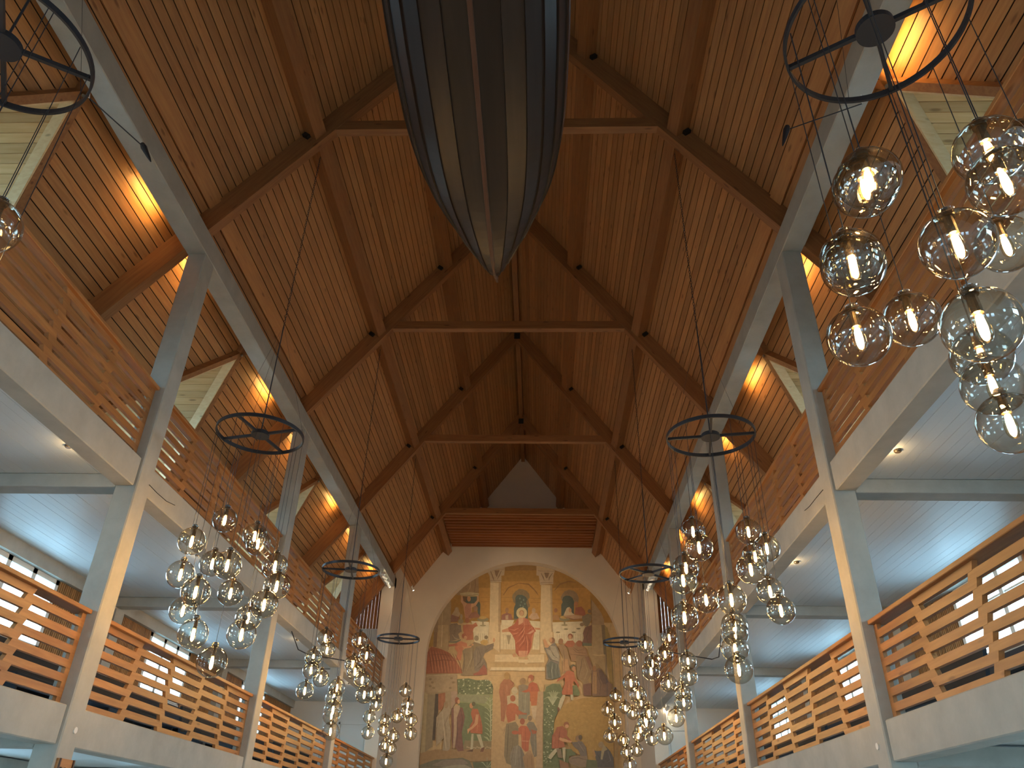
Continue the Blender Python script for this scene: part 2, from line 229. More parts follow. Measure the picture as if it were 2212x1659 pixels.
FRESCO=[('c9a878',-987,2140,958,2161,845,316,-814,283),
('a8781f',-903,2100,877,2120,846,1558,-854,1535),
('8f6420',-152,2108,-29,2110,-27,1978,-148,1976),
('8f6420',-29,2110,124,2111,125,1983,-27,1982),
('c08a35',-169,1885,-25,1887,-20,1586,-160,1584),
('c08a35',-25,1887,160,1889,161,1589,-20,1586),
('c08a35',-357,1829,-260,1830,-251,1583,-331,1582),
('c08a35',260,1836,574,1840,567,1613,259,1609),
('8f5f22',277,1812,325,1863,392,1886,456,1883,457,1888,391,1898,319,1873,274,1815),
('8f5f22',-25,1870,58,1860,111,1808,140,1772,143,1774,118,1815,62,1869,-25,1874),
('8f5f22',-149,1768,-107,1828,-24,1870,-26,1873,-113,1836,-152,1771),
('936420',260,1741,332,1742,332,1744,260,1743),
('936420',259,1709,332,1710,332,1712,259,1711),
('936420',73,1745,161,1746,161,1748,73,1747),
('936420',73,1710,161,1711,161,1714,73,1712),
('936420',-338,1747,-257,1748,-257,1750,-338,1749),
('936420',-336,1713,-256,1714,-256,1716,-336,1715),
('936420',-165,1749,-70,1750,-70,1752,-165,1751),
('936420',-164,1715,-69,1716,-69,1718,-164,1717),
('86704c',-75,1751,-72,1774,-48,1805,-24,1819,-20,1568,-58,1567,-60,1661,-49,1698,-65,1717),
('86704c',-24,1823,11,1822,41,1810,65,1784,71,1749,58,1738,73,1681,56,1662,57,1569,-20,1568),
('3d5450',-50,1748,-39,1767,-23,1775,-20,1579,-58,1578,-58,1668,-45,1695),
('3d5450',-23,1775,11,1773,38,1757,50,1738,41,1711,56,1670,57,1580,-20,1579),
('94795a',328,1757,340,1783,363,1811,398,1822,436,1813,462,1793,477,1755,472,1720,453,1705,339,1722),
('3d5450',339,1738,349,1761,370,1772,401,1771,423,1756,436,1728,432,1592,330,1591,331,1696,343,1719),
('6e8a7c',-5,1745,-8,1737,-14,1737,-17,1744,-14,1752,-8,1752),
('6e8a7c',26,1734,23,1726,16,1726,13,1733,16,1741,22,1741),
('6e8a7c',7,1714,4,1707,-2,1707,-5,1714,-3,1721,4,1722),
('6e8a7c',37,1700,34,1692,28,1692,25,1699,28,1707,34,1707),
('6e8a7c',0,1688,-3,1680,-9,1680,-13,1688,-10,1695,-4,1695),
('6e8a7c',23,1677,20,1669,13,1669,10,1677,13,1684,19,1684),
('3d5450',-484,1754,-369,1755,-371,1713,-344,1710,-337,1691,-337,1597,-354,1597,-361,1664,-466,1708),
('6b4a2c',-488,1754,-453,1754,-462,1708,-478,1712),
('a38a68',-682,1615,-584,1749,-571,1465,-682,1463),
('b59a72',-677,1519,-582,1520,-581,1295,-673,1337),
('86684c',-709,1518,-677,1519,-677,1344,-703,1343),
('ab8436',-737,1444,-708,1503,-704,1347,-743,1346),
('8c7458',-706,1529,-681,1600,-675,1463,-705,1463),
('cdb48c',-649,1619,-646,1464,-643,1463,-646,1619),
('d8c09a',-643,1519,-639,1344,-634,1344,-639,1519),
('8f7858',-590,1520,-581,1324,-578,1324,-587,1520),
('a88c6c',583,1741,658,1633,678,1577,678,1482,578,1481),
('b59a72',580,1536,677,1537,675,1307,576,1306),
('77664c',654,1537,680,1538,682,1307,664,1307),
('9c8348',680,1538,702,1516,728,1429,739,1046,710,1046,678,1307),
('7a6248',577,1745,573,1481,576,1481,581,1745),
('7c6a50',679,1537,680,1251,683,1113,686,1113,686,1251,682,1538),
('d6c090',576,1305,623,1295,671,1306,671,1308,623,1300,576,1307),
('b0946a',537,1362,574,1362,576,1299,678,1293,687,1096,569,1215),
('9c7c58',-542,1765,-493,1846,-418,1906,-365,1934,-356,1805,-362,1771,-512,1765),
('876448',-398,1926,-390,1859,-395,1790,-392,1789,-380,1859,-394,1926),
('b59470',-428,1898,-435,1829,-453,1790,-450,1788,-425,1826,-424,1898),
('876448',-480,1859,-492,1804,-489,1803,-477,1858),
('dcc296',-262,1873,-177,1874,-172,1470,-254,1469),
('dcc296',-262,1524,-170,1526,-167,1309,-258,1372),
('dcc296',164,1858,253,1859,258,1476,157,1475),
('dcc296',157,1530,258,1532,259,1301,158,1314),
('b89a74',-192,1873,-173,1874,-165,1470,-183,1470),
('bda07a',241,1859,256,1859,260,1476,247,1476),
('8c6f4c',-263,1524,-261,1379,-259,1379,-261,1524),
('8c6f4c',-170,1526,-165,1309,-162,1309,-168,1526),
('8c6f4c',152,1530,155,1317,157,1317,155,1530),
('8c6f4c',257,1532,259,1422,261,1422,259,1532),
('bda585',-274,1991,-212,2017,-142,2032,-143,1988,-147,1937,-170,1932,-169,1878,-262,1873,-270,1931,-292,1967),
('86684e',-267,1978,-249,1926,-233,1888,-229,1889,-240,1929,-264,1980),
('86684e',-173,1977,-194,1934,-206,1901,-203,1900,-186,1930,-170,1975),
('86684e',-262,1891,-169,1892,-169,1895,-262,1894),
('86684e',-278,1985,-149,1985,-149,1987,-278,1988),
('86684e',-230,1979,-187,1980,-202,1940,-209,1920,-221,1940),
('c4a98a',125,2027,191,2020,280,1981,272,1954,268,1938,266,1867,156,1858,145,1936,125,1940),
('86684e',162,1959,179,1919,189,1897,193,1898,188,1923,166,1961),
('86684e',259,1962,229,1924,228,1898,231,1898,238,1920,262,1960),
('86684e',137,1978,273,1974,273,1977,137,1981),
('86684e',160,1876,264,1877,264,1881,160,1879),
('86684e',191,1964,234,1965,222,1925,210,1914,199,1929),
('c0a582',125,2029,191,2021,280,1983,137,1982),
('e0d2ae',-409,1555,-261,1550,-262,1469,-397,1467,-388,1518),
('e0d2ae',-392,1523,-264,1524,-260,1372,-370,1370),
('e0d2ae',-160,1566,-54,1567,-97,1471,-157,1471),
('dfcda6',-166,1526,-99,1527,-52,1454,-39,1335,-162,1334),
('e0d2ae',67,1565,157,1559,154,1475,112,1496),
('e0d2ae',105,1529,153,1530,152,1335,95,1337,113,1475),
('e0d2ae',258,1553,506,1564,519,1516,504,1480,262,1476),
('e2d3b0',262,1532,505,1535,505,1390,272,1387),
('a89670',-345,1457,-342,1403,-341,1403,-343,1457),
('a89670',-328,1457,-326,1403,-324,1403,-326,1457),
('a89670',-311,1458,-309,1403,-307,1403,-309,1458),
('a89670',-294,1458,-292,1403,-290,1404,-292,1458),
('a89670',-277,1458,-275,1404,-273,1404,-276,1458),
('b09a78',294,1459,296,1412,297,1412,296,1459),
('b09a78',313,1459,314,1412,316,1412,315,1459),
('b09a78',331,1460,333,1413,334,1413,333,1460),
('b09a78',350,1460,351,1413,353,1413,352,1460),
('b09a78',369,1460,370,1413,371,1413,370,1460),
('b09a78',387,1460,388,1413,390,1413,389,1460),
('b09a78',406,1461,407,1414,408,1414,408,1461),
('b09a78',424,1461,425,1414,427,1414,426,1461),
('b09a78',443,1461,444,1414,445,1414,445,1461),
('b09a78',461,1461,462,1414,464,1415,463,1462),
('b09a78',480,1462,481,1415,482,1415,482,1462),
('b09a78',499,1462,499,1415,501,1415,500,1462),
('b5a078',-143,1453,-136,1338,-134,1338,-140,1453),
('b5a078',-120,1453,-114,1338,-111,1338,-118,1453),
('b5a078',-83,1454,-77,1338,-74,1339,-81,1454),
('b5a078',-64,1454,-58,1339,-56,1339,-62,1454),
('a59272',-115,1446,-78,1446,-91,1374,-99,1374),
('b0a078',119,1457,113,1341,114,1341,121,1457),
('b0a078',134,1457,127,1342,129,1341,136,1457),
('b0a078',145,1457,138,1342,140,1342,147,1457),
('8d8462',-262,1568,-271,1557,-295,1550,-325,1550,-350,1556,-360,1567,-351,1578,-327,1585,-297,1585,-272,1579),
('c9a25a',-281,1583,-288,1575,-304,1570,-325,1570,-343,1574,-349,1582,-343,1589,-326,1594,-305,1595,-288,1590),
('a89a72',-283,1520,-288,1515,-301,1512,-317,1512,-330,1515,-335,1519,-330,1523,-317,1526,-301,1526,-288,1524),
('9a8d68',-317,1552,-304,1553,-304,1523,-314,1523),
('8d8462',405,1581,396,1570,371,1563,341,1562,317,1569,307,1580,317,1591,341,1598,372,1598,396,1592),
('c9a25a',387,1596,380,1588,363,1583,342,1583,325,1587,319,1595,325,1602,342,1607,363,1608,380,1603),
('a89a72',382,1533,377,1528,364,1525,347,1525,334,1528,329,1532,334,1536,348,1539,364,1539,377,1537),
('9a8d68',349,1565,363,1566,361,1536,350,1536),
('8a8060',486,1506,480,1501,467,1499,454,1501,448,1505,454,1509,467,1511,480,1510),
('8a8060',385,1500,379,1496,366,1494,353,1496,348,1500,353,1504,366,1506,380,1504),
('8a8060',321,1474,316,1470,303,1468,289,1469,284,1473,290,1478,303,1480,316,1478),
('8a8060',448,1476,442,1472,429,1470,416,1471,411,1475,416,1479,429,1481,442,1480),
('a58a6a',-512,1639,-515,1623,-524,1612,-535,1612,-545,1622,-550,1639,-547,1656,-539,1666,-527,1666,-517,1656),
('b59a78',-571,1601,-533,1666,-499,1610,-516,1576,-568,1560),
('8f5f50',-575,1605,-505,1583,-522,1546,-575,1545),
('cf9a70',-480,1681,-501,1711,-503,1757,-488,1758,-482,1719,-446,1693,-389,1698,-364,1729,-369,1759,-354,1759,-352,1717,-377,1675,-403,1667,-411,1600,-454,1562,-470,1636),
('c89060',-419,1735,-421,1722,-429,1714,-439,1713,-447,1722,-451,1735,-449,1749,-441,1757,-431,1757,-423,1749),
('b5785c',-450,1697,-416,1697,-406,1570,-454,1562,-467,1655),
('c0ae84',-512,1780,-444,1793,-351,1782,-357,1759,-430,1754,-504,1761),
('86744e',-504,1768,-430,1759,-358,1771,-358,1774,-431,1765,-504,1770),
('a5795a',-357,1657,-360,1643,-369,1635,-381,1635,-390,1643,-395,1656,-392,1669,-383,1678,-371,1678,-361,1670),
('9a5f48',-436,1577,-412,1618,-375,1634,-339,1601,-342,1582),
('a89272',-479,1587,-480,1574,-485,1566,-492,1566,-498,1574,-501,1587,-500,1600,-495,1609,-488,1609,-481,1601),
('9c8c6c',-469,1550,-473,1539,-484,1533,-498,1532,-509,1539,-514,1550,-511,1561,-500,1568,-486,1568,-474,1561),
('a57850',-101,1645,-104,1633,-111,1625,-121,1625,-129,1632,-132,1645,-129,1657,-122,1664,-112,1664,-105,1657),
('9a5f50',-160,1566,-157,1607,-116,1626,-78,1612,-69,1567),
('c2a080',-127,1603,-104,1607,-103,1570,-126,1570),
('a8603c',-420,1558,-423,1545,-432,1537,-444,1537,-454,1545,-458,1558,-455,1571,-446,1579,-434,1579,-425,1571),
('c97a58',-469,1473,-467,1510,-445,1528,-396,1525,-367,1544,-350,1515,-383,1500,-389,1467,-461,1466),
('b8694a',-471,1521,-354,1523,-390,1489,-383,1406,-438,1401,-469,1474),
('86705a',-574,1530,-521,1535,-489,1495,-479,1466,-577,1465),
('8a7560',-582,1520,-490,1521,-482,1473,-508,1448,-491,1411,-572,1389),
('c5ac88',-558,1446,-534,1412,-506,1410,-506,1412,-531,1417,-556,1447),
('6c5844',-535,1499,-540,1447,-537,1447,-533,1498),
('74705f',-579,1381,-517,1377,-482,1401,-485,1408,-522,1395,-580,1388),
('c0a07c',120,1644,117,1630,109,1622,99,1622,91,1630,88,1644,91,1657,99,1666,109,1666,117,1658),
('c9a584',63,1591,89,1625,131,1626,153,1581,93,1569),
('a56a45',301,1650,298,1639,290,1632,280,1632,273,1639,270,1650,273,1661,281,1668,291,1668,298,1661),
('b38250',259,1572,266,1612,304,1613,319,1572),
('d5bf98',404,1648,401,1630,392,1619,382,1619,374,1630,371,1648,374,1665,383,1676,393,1676,401,1666),
('d9c29c',349,1610,373,1666,399,1680,417,1633,440,1615,386,1581),
('cf9a70',415,1652,412,1641,406,1634,399,1634,393,1641,391,1652,393,1663,399,1669,407,1670,413,1663),
('bd7a4e',471,1701,467,1688,458,1679,447,1679,438,1687,435,1701,438,1715,448,1723,459,1724,468,1715),
('a8583f',440,1619,448,1675,498,1683,523,1650,530,1616,506,1586,500,1612),
('c59c78',349,1606,428,1615,503,1608,506,1586,431,1574,390,1584),
('8a4f3c',356,1594,431,1574,503,1585,503,1587,432,1581,357,1597),
('7c6450',576,1647,573,1637,565,1630,556,1630,548,1636,546,1646,549,1656,557,1662,566,1662,573,1656),
('86785f',499,1601,545,1627,579,1617,574,1576,542,1517,505,1538),
('937c62',516,1538,513,1530,503,1524,492,1524,482,1529,479,1538,483,1546,492,1552,504,1552,513,1547),
('7e5448',515,1480,531,1516,575,1517,574,1481),
('80564a',503,1469,523,1517,576,1536,571,1391,494,1393,510,1433),
('55402f',556,1514,530,1445,537,1398,539,1398,534,1444,558,1514),
('66705a',494,1395,571,1391,571,1370,497,1372),
('d9c693',50,1624,46,1604,34,1588,16,1579,-3,1578,-21,1587,-34,1603,-39,1623,-35,1644,-23,1660,-5,1669,15,1670,33,1661,46,1645),
('b98c5e',27,1624,23,1609,13,1599,0,1599,-11,1608,-15,1624,-12,1639,-1,1649,12,1649,23,1640),
('d2a27a',20,1620,18,1607,10,1599,1,1599,-7,1606,-10,1619,-7,1632,0,1640,10,1640,17,1632),
('b4573a',-50,1538,-20,1586,-18,1472,-112,1471),
('bf6a50',-20,1579,25,1587,59,1576,79,1532,120,1489,124,1475,-18,1472),
('d8a582',-20,1583,21,1587,22,1546,-12,1531,-19,1523),
('c98f68',-154,1485,-94,1505,-76,1516,-75,1487,-101,1472,-150,1467),
('c98f68',112,1508,157,1505,161,1490,116,1493),
('b4573a',-102,1505,-61,1527,-19,1528,-15,1283,-38,1311,-44,1400,-67,1447,-98,1483),
('b4573a',-19,1528,75,1529,109,1507,113,1478,102,1445,88,1355,73,1316,59,1294,40,1280,-15,1283),
('d69a78',-16,1325,62,1326,51,1280,-4,1276,-15,1297),
('d49c80',38,1463,75,1456,109,1478,105,1493,57,1463),
('8c3a26',-17,1461,21,1497,31,1528,29,1529,17,1500,-19,1463),
('8c3a26',-16,1418,18,1461,31,1499,29,1499,13,1464,-18,1419),
('8c3a26',-16,1375,22,1418,35,1455,33,1456,18,1420,-17,1376),
('8c3a26',-8,1339,30,1382,40,1419,38,1419,26,1384,-9,1340),
('8c3a26',45,1291,49,1383,39,1456,37,1455,44,1383,43,1291),
('8c3a26',70,1326,79,1391,58,1445,56,1444,74,1391,68,1326),
('dd9a7a',-17,1440,19,1479,31,1513,29,1514,15,1482,-18,1441),
('dd9a7a',-16,1396,20,1439,33,1477,31,1477,16,1442,-17,1397),
('dd9a7a',-12,1357,26,1400,37,1437,36,1437,22,1402,-13,1358),
('dd9a7a',56,1298,60,1384,47,1445,45,1444,55,1383,54,1298),
('dd9a7a',88,1384,96,1434,106,1471,104,1471,92,1435,86,1384),
('8c3a26',-98,1482,-52,1470,-18,1487,-19,1488,-53,1474,-97,1483),
('8c3a26',-66,1435,-40,1445,-17,1454,-18,1455,-42,1449,-67,1437),
('8c3a26',-47,1406,-17,1418,-17,1419,-48,1408),
('8c3a26',-39,1363,-16,1382,-17,1383,-40,1365),
('dd9a7a',-98,1493,-52,1483,-18,1501,-19,1503,-53,1487,-98,1494),
('dd9a7a',-74,1453,-40,1456,-18,1468,-18,1470,-42,1460,-75,1455),
('dd9a7a',-39,1381,-16,1400,-17,1401,-40,1383),
('8c3a26',-18,1486,27,1538,25,1539,-19,1487),
('8c3a26',-18,1508,23,1553,21,1554,-19,1509),
('8c3a26',-10,1472,31,1516,29,1517,-11,1473),
('e0ab88',28,1587,28,1473,30,1473,30,1587),
('dd9a7a',65,1487,89,1508,93,1474,95,1474,91,1512,63,1489),
('8c3a26',51,1561,67,1495,68,1495,53,1561),
('cf9a70',65,1245,62,1230,54,1220,43,1220,35,1229,32,1245,35,1260,43,1270,53,1270,61,1261),
('cf9a70',-34,1289,-37,1280,-44,1274,-53,1274,-60,1280,-63,1289,-61,1298,-54,1304,-44,1304,-37,1299),
('ddc59a',-204,1294,-67,1296,-56,1275,-15,1276,-14,1254,-202,1259),
('ddc59a',70,1298,191,1300,191,1258,70,1256,59,1277),
('c0a070',-216,1237,-14,1240,-13,1198,-215,1195),
('c0a070',-14,1230,191,1233,195,1202,-13,1198),
('e0cca4',-230,1195,-13,1198,-13,1174,-240,1171),
('e0cca4',-13,1198,195,1202,198,1174,-13,1171),
('ddc69a',-202,1255,-14,1258,-14,1240,-205,1237),
('ddc69a',-14,1258,191,1261,191,1237,67,1235,45,1220,30,1234,-14,1233),
('9a7a50',-236,1166,-13,1170,-13,1171,-236,1168),
('9a7a50',-13,1167,198,1170,198,1171,-13,1168),
('9a7a50',-204,1293,-67,1297,-67,1298,-204,1295),
('9a7a50',70,1297,162,1299,161,1300,70,1299),
('9a7a50',-249,1132,-12,1132,-12,1133,-249,1133),
('a88558',-12,1132,198,1134,198,1135,-12,1133),
('c97a58',-515,1247,-504,1304,-528,1332,-523,1375,-483,1393,-433,1376,-428,1348,-464,1326,-474,1244),
('a8573c',-440,1434,-443,1421,-452,1413,-463,1413,-473,1421,-478,1433,-475,1446,-466,1454,-454,1455,-444,1447),
('cf9a70',-434,1420,-436,1410,-442,1404,-450,1404,-457,1410,-460,1419,-458,1429,-452,1435,-444,1435,-437,1429),
('b8674a',-582,1363,-512,1375,-507,1357,-577,1349),
('8f7a5c',-468,1132,-452,1248,-464,1318,-428,1348,-374,1388,-337,1378,-280,1360,-214,1383,-220,1336,-285,1300,-295,1271,-267,1226,-261,1146,-315,1131,-453,1129),
('7d6f60',-360,1165,-377,1298,-354,1352,-280,1357,-225,1379,-213,1365,-227,1333,-285,1300,-299,1271,-271,1226,-262,1184,-272,1149),
('9c8c6e',-338,1417,-341,1404,-350,1396,-362,1396,-372,1404,-376,1417,-373,1430,-364,1438,-352,1438,-342,1430),
('7c6a4c',-263,1426,-266,1417,-274,1411,-283,1411,-291,1416,-295,1425,-292,1434,-284,1440,-275,1440,-267,1435),
('c9a25c',-326,1389,-304,1407,-267,1404,-259,1379,-288,1364,-318,1371),
('cf9a70',-205,1405,-207,1394,-211,1388,-217,1387,-222,1394,-224,1404,-223,1415,-218,1422,-212,1422,-208,1415),
('cf9a70',-377,1366,-379,1361,-383,1358,-389,1358,-394,1361,-396,1366,-394,1371,-390,1375,-384,1375,-379,1371),
('cf9a70',-473,1358,-447,1347,-392,1359,-395,1344,-457,1333),
('5c4c3c',-381,1348,-379,1270,-399,1182,-397,1182,-374,1270,-379,1348),
('5c4c3c',-340,1341,-316,1271,-322,1237,-365,1183,-364,1182,-317,1234,-311,1271,-338,1342),
('5c4c3c',-449,1297,-449,1199,-452,1150,-450,1150,-443,1199,-447,1297),
('5c4c3c',-283,1237,-312,1203,-347,1177,-345,1175,-309,1199,-282,1236),
('5c4c3c',-243,1351,-286,1315,-285,1313,-242,1350),
('b5a080',-399,1341,-393,1263,-427,1165,-425,1164,-388,1262,-397,1341),
('b5a080',-354,1320,-352,1200,-350,1200,-352,1320),
('b5a080',-299,1257,-312,1219,-310,1218,-297,1257),
('9c5040',-370,1144,-331,1159,-289,1215,-266,1184,-260,1139,-366,1131),
('a4573a',-743,1138,-745,1300,-722,1347,-643,1330,-574,1302,-515,1247,-463,1167,-454,1146,-600,1144),
('73331f',-741,1336,-721,1243,-700,1142,-698,1143,-715,1244,-739,1336),
('73331f',-719,1331,-697,1241,-676,1143,-674,1143,-691,1242,-717,1331),
('73331f',-697,1326,-673,1238,-652,1143,-650,1143,-667,1239,-695,1327),
('73331f',-675,1321,-649,1236,-628,1143,-626,1144,-644,1237,-673,1322),
('73331f',-653,1317,-626,1233,-604,1144,-601,1144,-620,1234,-651,1317),
('73331f',-631,1312,-602,1231,-580,1144,-577,1145,-596,1232,-629,1313),
('73331f',-610,1307,-578,1228,-555,1145,-553,1145,-572,1230,-607,1308),
('73331f',-588,1303,-554,1226,-531,1145,-529,1145,-549,1227,-586,1303),
('73331f',-566,1298,-530,1223,-507,1145,-505,1146,-525,1225,-564,1299),
('73331f',-544,1293,-507,1221,-483,1146,-481,1146,-501,1223,-542,1294),
('73331f',-522,1289,-483,1218,-459,1146,-457,1147,-478,1220,-520,1290),
('cf8a66',-728,1314,-708,1229,-690,1149,-688,1150,-704,1230,-726,1315),
('cf8a66',-703,1308,-683,1230,-665,1150,-663,1150,-679,1230,-701,1308),
('cf8a66',-678,1301,-658,1230,-640,1150,-638,1151,-654,1231,-676,1301),
('cf8a66',-653,1294,-633,1230,-615,1151,-613,1151,-628,1231,-651,1294),
('cf8a66',-628,1287,-608,1231,-590,1151,-588,1151,-603,1232,-626,1288),
('cf8a66',-603,1280,-583,1231,-565,1151,-563,1152,-578,1232,-601,1281),
('cf8a66',-578,1274,-558,1232,-540,1152,-539,1152,-553,1233,-577,1274),
('cf8a66',-553,1267,-533,1232,-515,1152,-514,1152,-528,1233,-552,1268),
('cf8a66',-528,1260,-507,1232,-491,1153,-489,1153,-503,1233,-527,1261),
('7a3a24',-746,1228,-607,1243,-515,1239,-515,1241,-607,1248,-747,1230),
('7a3a24',-747,1278,-647,1285,-573,1280,-573,1282,-647,1289,-747,1279),
('a89070',-750,1131,-498,1142,-482,939,-748,934),
('d0b890',-745,1120,-490,1136,-490,1138,-745,1122),
('8b7454',-694,1098,-698,1091,-709,1089,-718,1093,-718,1101,-710,1106,-699,1105),
('8b7454',-678,1074,-682,1067,-692,1065,-701,1070,-702,1077,-694,1082,-683,1081),
('8b7454',-690,1046,-694,1039,-705,1037,-714,1042,-714,1050,-706,1055,-696,1053),
('8b7454',-664,1033,-668,1026,-678,1024,-687,1029,-688,1037,-680,1042,-669,1040),
('8b7454',-527,1107,-531,1100,-542,1098,-550,1103,-551,1111,-543,1116,-532,1114),
('8b7454',-511,1077,-515,1070,-525,1068,-534,1072,-534,1080,-526,1085,-516,1084),
('8b7454',-534,1035,-538,1028,-548,1026,-557,1031,-557,1039,-549,1044,-539,1042),
('9c8664',-742,995,-537,1012,-532,938,-748,934),
('ab9872',-758,1005,-716,986,-701,570,-742,569),
('8f7e62',-720,986,-658,987,-655,615,-708,579),
('332a28',-659,990,-637,990,-627,857,-638,808,-638,662,-659,659),
('a06040',-637,990,-583,1001,-578,924,-603,874,-628,874),
('7a4028',-620,994,-616,880,-614,880,-618,994),
('c07a50',-602,994,-599,897,-597,897,-600,994),
('a08a6c',-583,1001,-537,1009,-523,842,-566,842),
('ab907a',-537,1009,-490,1010,-486,942,-525,882),
('5f6f4c',-495,1101,-405,1109,-342,1096,-248,1101,-218,1071,-202,1014,-215,983,-373,987,-482,992),
('3f4d38',-319,1086,-325,1080,-334,1082,-335,1089,-326,1092),
('a9ad88',-314,1001,-318,995,-326,998,-326,1005,-319,1007),
('3f4d38',-210,1051,-216,1045,-225,1047,-225,1054,-216,1056),
('3f4d38',-416,1082,-422,1077,-431,1078,-432,1085,-422,1087),
('a9ad88',-299,1094,-304,1087,-313,1090,-313,1097,-305,1100),
('788262',-269,1011,-273,1005,-279,1007,-279,1015,-273,1017),
('c5c4a0',-286,1001,-289,994,-296,996,-297,1005,-290,1007),
('c5c4a0',-222,1087,-226,1083,-233,1084,-233,1089,-226,1091),
('c5c4a0',-418,994,-422,987,-429,990,-429,997,-422,1000),
('788262',-363,1009,-368,1003,-375,1005,-376,1012,-368,1015),
('c5c4a0',-319,1002,-324,994,-332,997,-332,1006,-324,1009),
('788262',-214,1029,-217,1022,-223,1024,-223,1033,-218,1036),
('a9ad88',-287,1078,-292,1071,-301,1074,-302,1081,-293,1084),
('788262',-444,1046,-449,1040,-457,1042,-457,1049,-450,1051),
('788262',-266,1056,-269,1051,-275,1053,-275,1059,-269,1061),
('c5c4a0',-246,1097,-251,1092,-259,1094,-259,1099,-251,1101),
('788262',-330,1000,-333,995,-339,997,-340,1003,-334,1004),
('a9ad88',-397,1091,-402,1086,-410,1088,-410,1093,-402,1095),
('3f4d38',-220,1070,-224,1063,-230,1066,-230,1074,-224,1076),
('788262',-390,995,-395,989,-405,991,-405,998,-396,1000),
('c5c4a0',-244,1059,-250,1053,-259,1055,-259,1063,-250,1066),
('a9ad88',-310,998,-314,992,-322,994,-322,1001,-315,1003),
('3f4d38',-229,1054,-232,1049,-239,1051,-239,1057,-233,1059),
('788262',-475,1052,-480,1048,-488,1050,-488,1055,-480,1056),
('3f4d38',-461,1029,-465,1023,-473,1025,-473,1033,-466,1036),
('788262',-316,1070,-320,1064,-328,1066,-328,1073,-321,1076),
('a9ad88',-222,1074,-226,1068,-233,1070,-233,1078,-226,1080),
('788262',-431,1078,-436,1071,-445,1073,-445,1082,-437,1085),
('788262',-397,1058,-402,1054,-411,1055,-411,1060,-403,1062),
('3f4d38',-395,1075,-401,1070,-409,1071,-410,1077,-401,1079),
('3f4d38',-298,1030,-301,1024,-306,1026,-306,1033,-301,1036),
('788262',-297,1076,-303,1068,-311,1071,-312,1081,-303,1084),
('a9ad88',-386,1028,-391,1023,-400,1025,-400,1031,-391,1034),
('3f4d38',-268,1097,-273,1092,-283,1094,-283,1100,-274,1102),
('3f4d38',-246,1064,-252,1060,-261,1061,-261,1067,-252,1068),
('788262',-321,1054,-325,1047,-332,1050,-333,1058,-326,1061),
('c5c4a0',-386,1054,-390,1048,-397,1050,-398,1057,-391,1059),
('c5c4a0',-437,1098,-443,1090,-452,1093,-453,1102,-444,1105),
('c5c4a0',-325,993,-330,989,-339,990,-339,995,-331,997),
('c5c4a0',-254,1029,-258,1024,-265,1026,-266,1032,-258,1034),
('788262',-237,1008,-242,1000,-251,1003,-252,1012,-243,1015),
('a9ad88',-262,1096,-267,1090,-276,1092,-277,1100,-268,1103),
('3f4d38',-236,1004,-241,1000,-249,1001,-249,1006,-241,1008),
('a9ad88',-433,1066,-437,1060,-446,1062,-446,1069,-438,1071),
('c5c4a0',-463,998,-466,994,-472,996,-472,1001,-467,1003),
('c5c4a0',-264,1094,-268,1090,-274,1092,-274,1097,-268,1099),
('a9ad88',-429,1012,-434,1005,-444,1008,-444,1016,-435,1019),
('a9ad88',-348,1037,-352,1031,-359,1033,-359,1041,-352,1044),
('3f4d38',-406,1041,-410,1035,-417,1038,-418,1045,-411,1047),
('a9ad88',-250,1017,-253,1013,-258,1014,-258,1019,-253,1021),
('c5c4a0',-218,1009,-221,1003,-226,1005,-226,1012,-221,1015),
('788262',-439,1090,-443,1085,-450,1087,-450,1094,-444,1096),
('788262',-384,1078,-388,1074,-394,1075,-395,1081,-388,1083),
('a9ad88',-289,1059,-292,1055,-297,1056,-297,1062,-292,1064),
('788262',-354,1029,-358,1022,-366,1025,-366,1032,-359,1035),
('a9ad88',-312,1053,-316,1047,-323,1049,-323,1057,-317,1059),
('788262',-365,1024,-369,1019,-376,1021,-376,1027,-369,1029),
('788262',-294,1093,-298,1087,-305,1089,-306,1096,-299,1098),
('a9ad88',-226,1061,-232,1054,-241,1056,-241,1065,-232,1068),
('788262',-443,1023,-448,1016,-458,1019,-458,1027,-449,1030),
('c5c4a0',-298,1021,-303,1016,-310,1018,-310,1023,-303,1025),
('a9ad88',-353,1074,-357,1068,-364,1070,-364,1077,-358,1080),
('a9ad88',-301,1059,-306,1054,-315,1056,-315,1062,-307,1065),
('a9ad88',-474,1085,-478,1078,-485,1081,-486,1089,-479,1092),
('788262',-324,1013,-327,1006,-332,1009,-332,1017,-327,1020),
('3f4d38',-446,1017,-452,1012,-461,1014,-462,1019,-452,1021),
('788262',-249,1082,-252,1074,-257,1077,-257,1086,-252,1089),
('3f4d38',-354,1023,-359,1018,-369,1020,-369,1026,-360,1028),
('c5c4a0',-225,1041,-230,1036,-240,1037,-240,1044,-231,1046),
('3f4d38',-217,1057,-222,1052,-231,1054,-231,1059,-222,1061),
('c5c4a0',-435,1055,-441,1050,-450,1051,-450,1057,-441,1059),
('c5c4a0',-276,1001,-280,996,-288,998,-288,1004,-281,1007),
('3f4d38',-442,1016,-445,1010,-450,1012,-451,1020,-445,1022),
('3f4d38',-249,1043,-254,1036,-263,1038,-263,1046,-255,1049),
('c5c4a0',-316,1036,-322,1029,-332,1032,-332,1041,-323,1044),
('8b9464',-489,989,-194,994,-190,881,-297,896,-478,926),
('6a7852',-478,929,-334,925,-190,874,-184,608,-424,603,-448,714),
('8d9070',-489,989,-229,987,-263,926,-406,930,-479,943),
('b9bd98',-227,943,-205,961,-185,977,-187,979,-209,966,-229,944),
('a5ab84',-226,938,-248,966,-271,974,-273,972,-252,961,-229,936),
('8f987a',-220,933,-195,941,-178,940,-177,942,-196,947,-221,935),
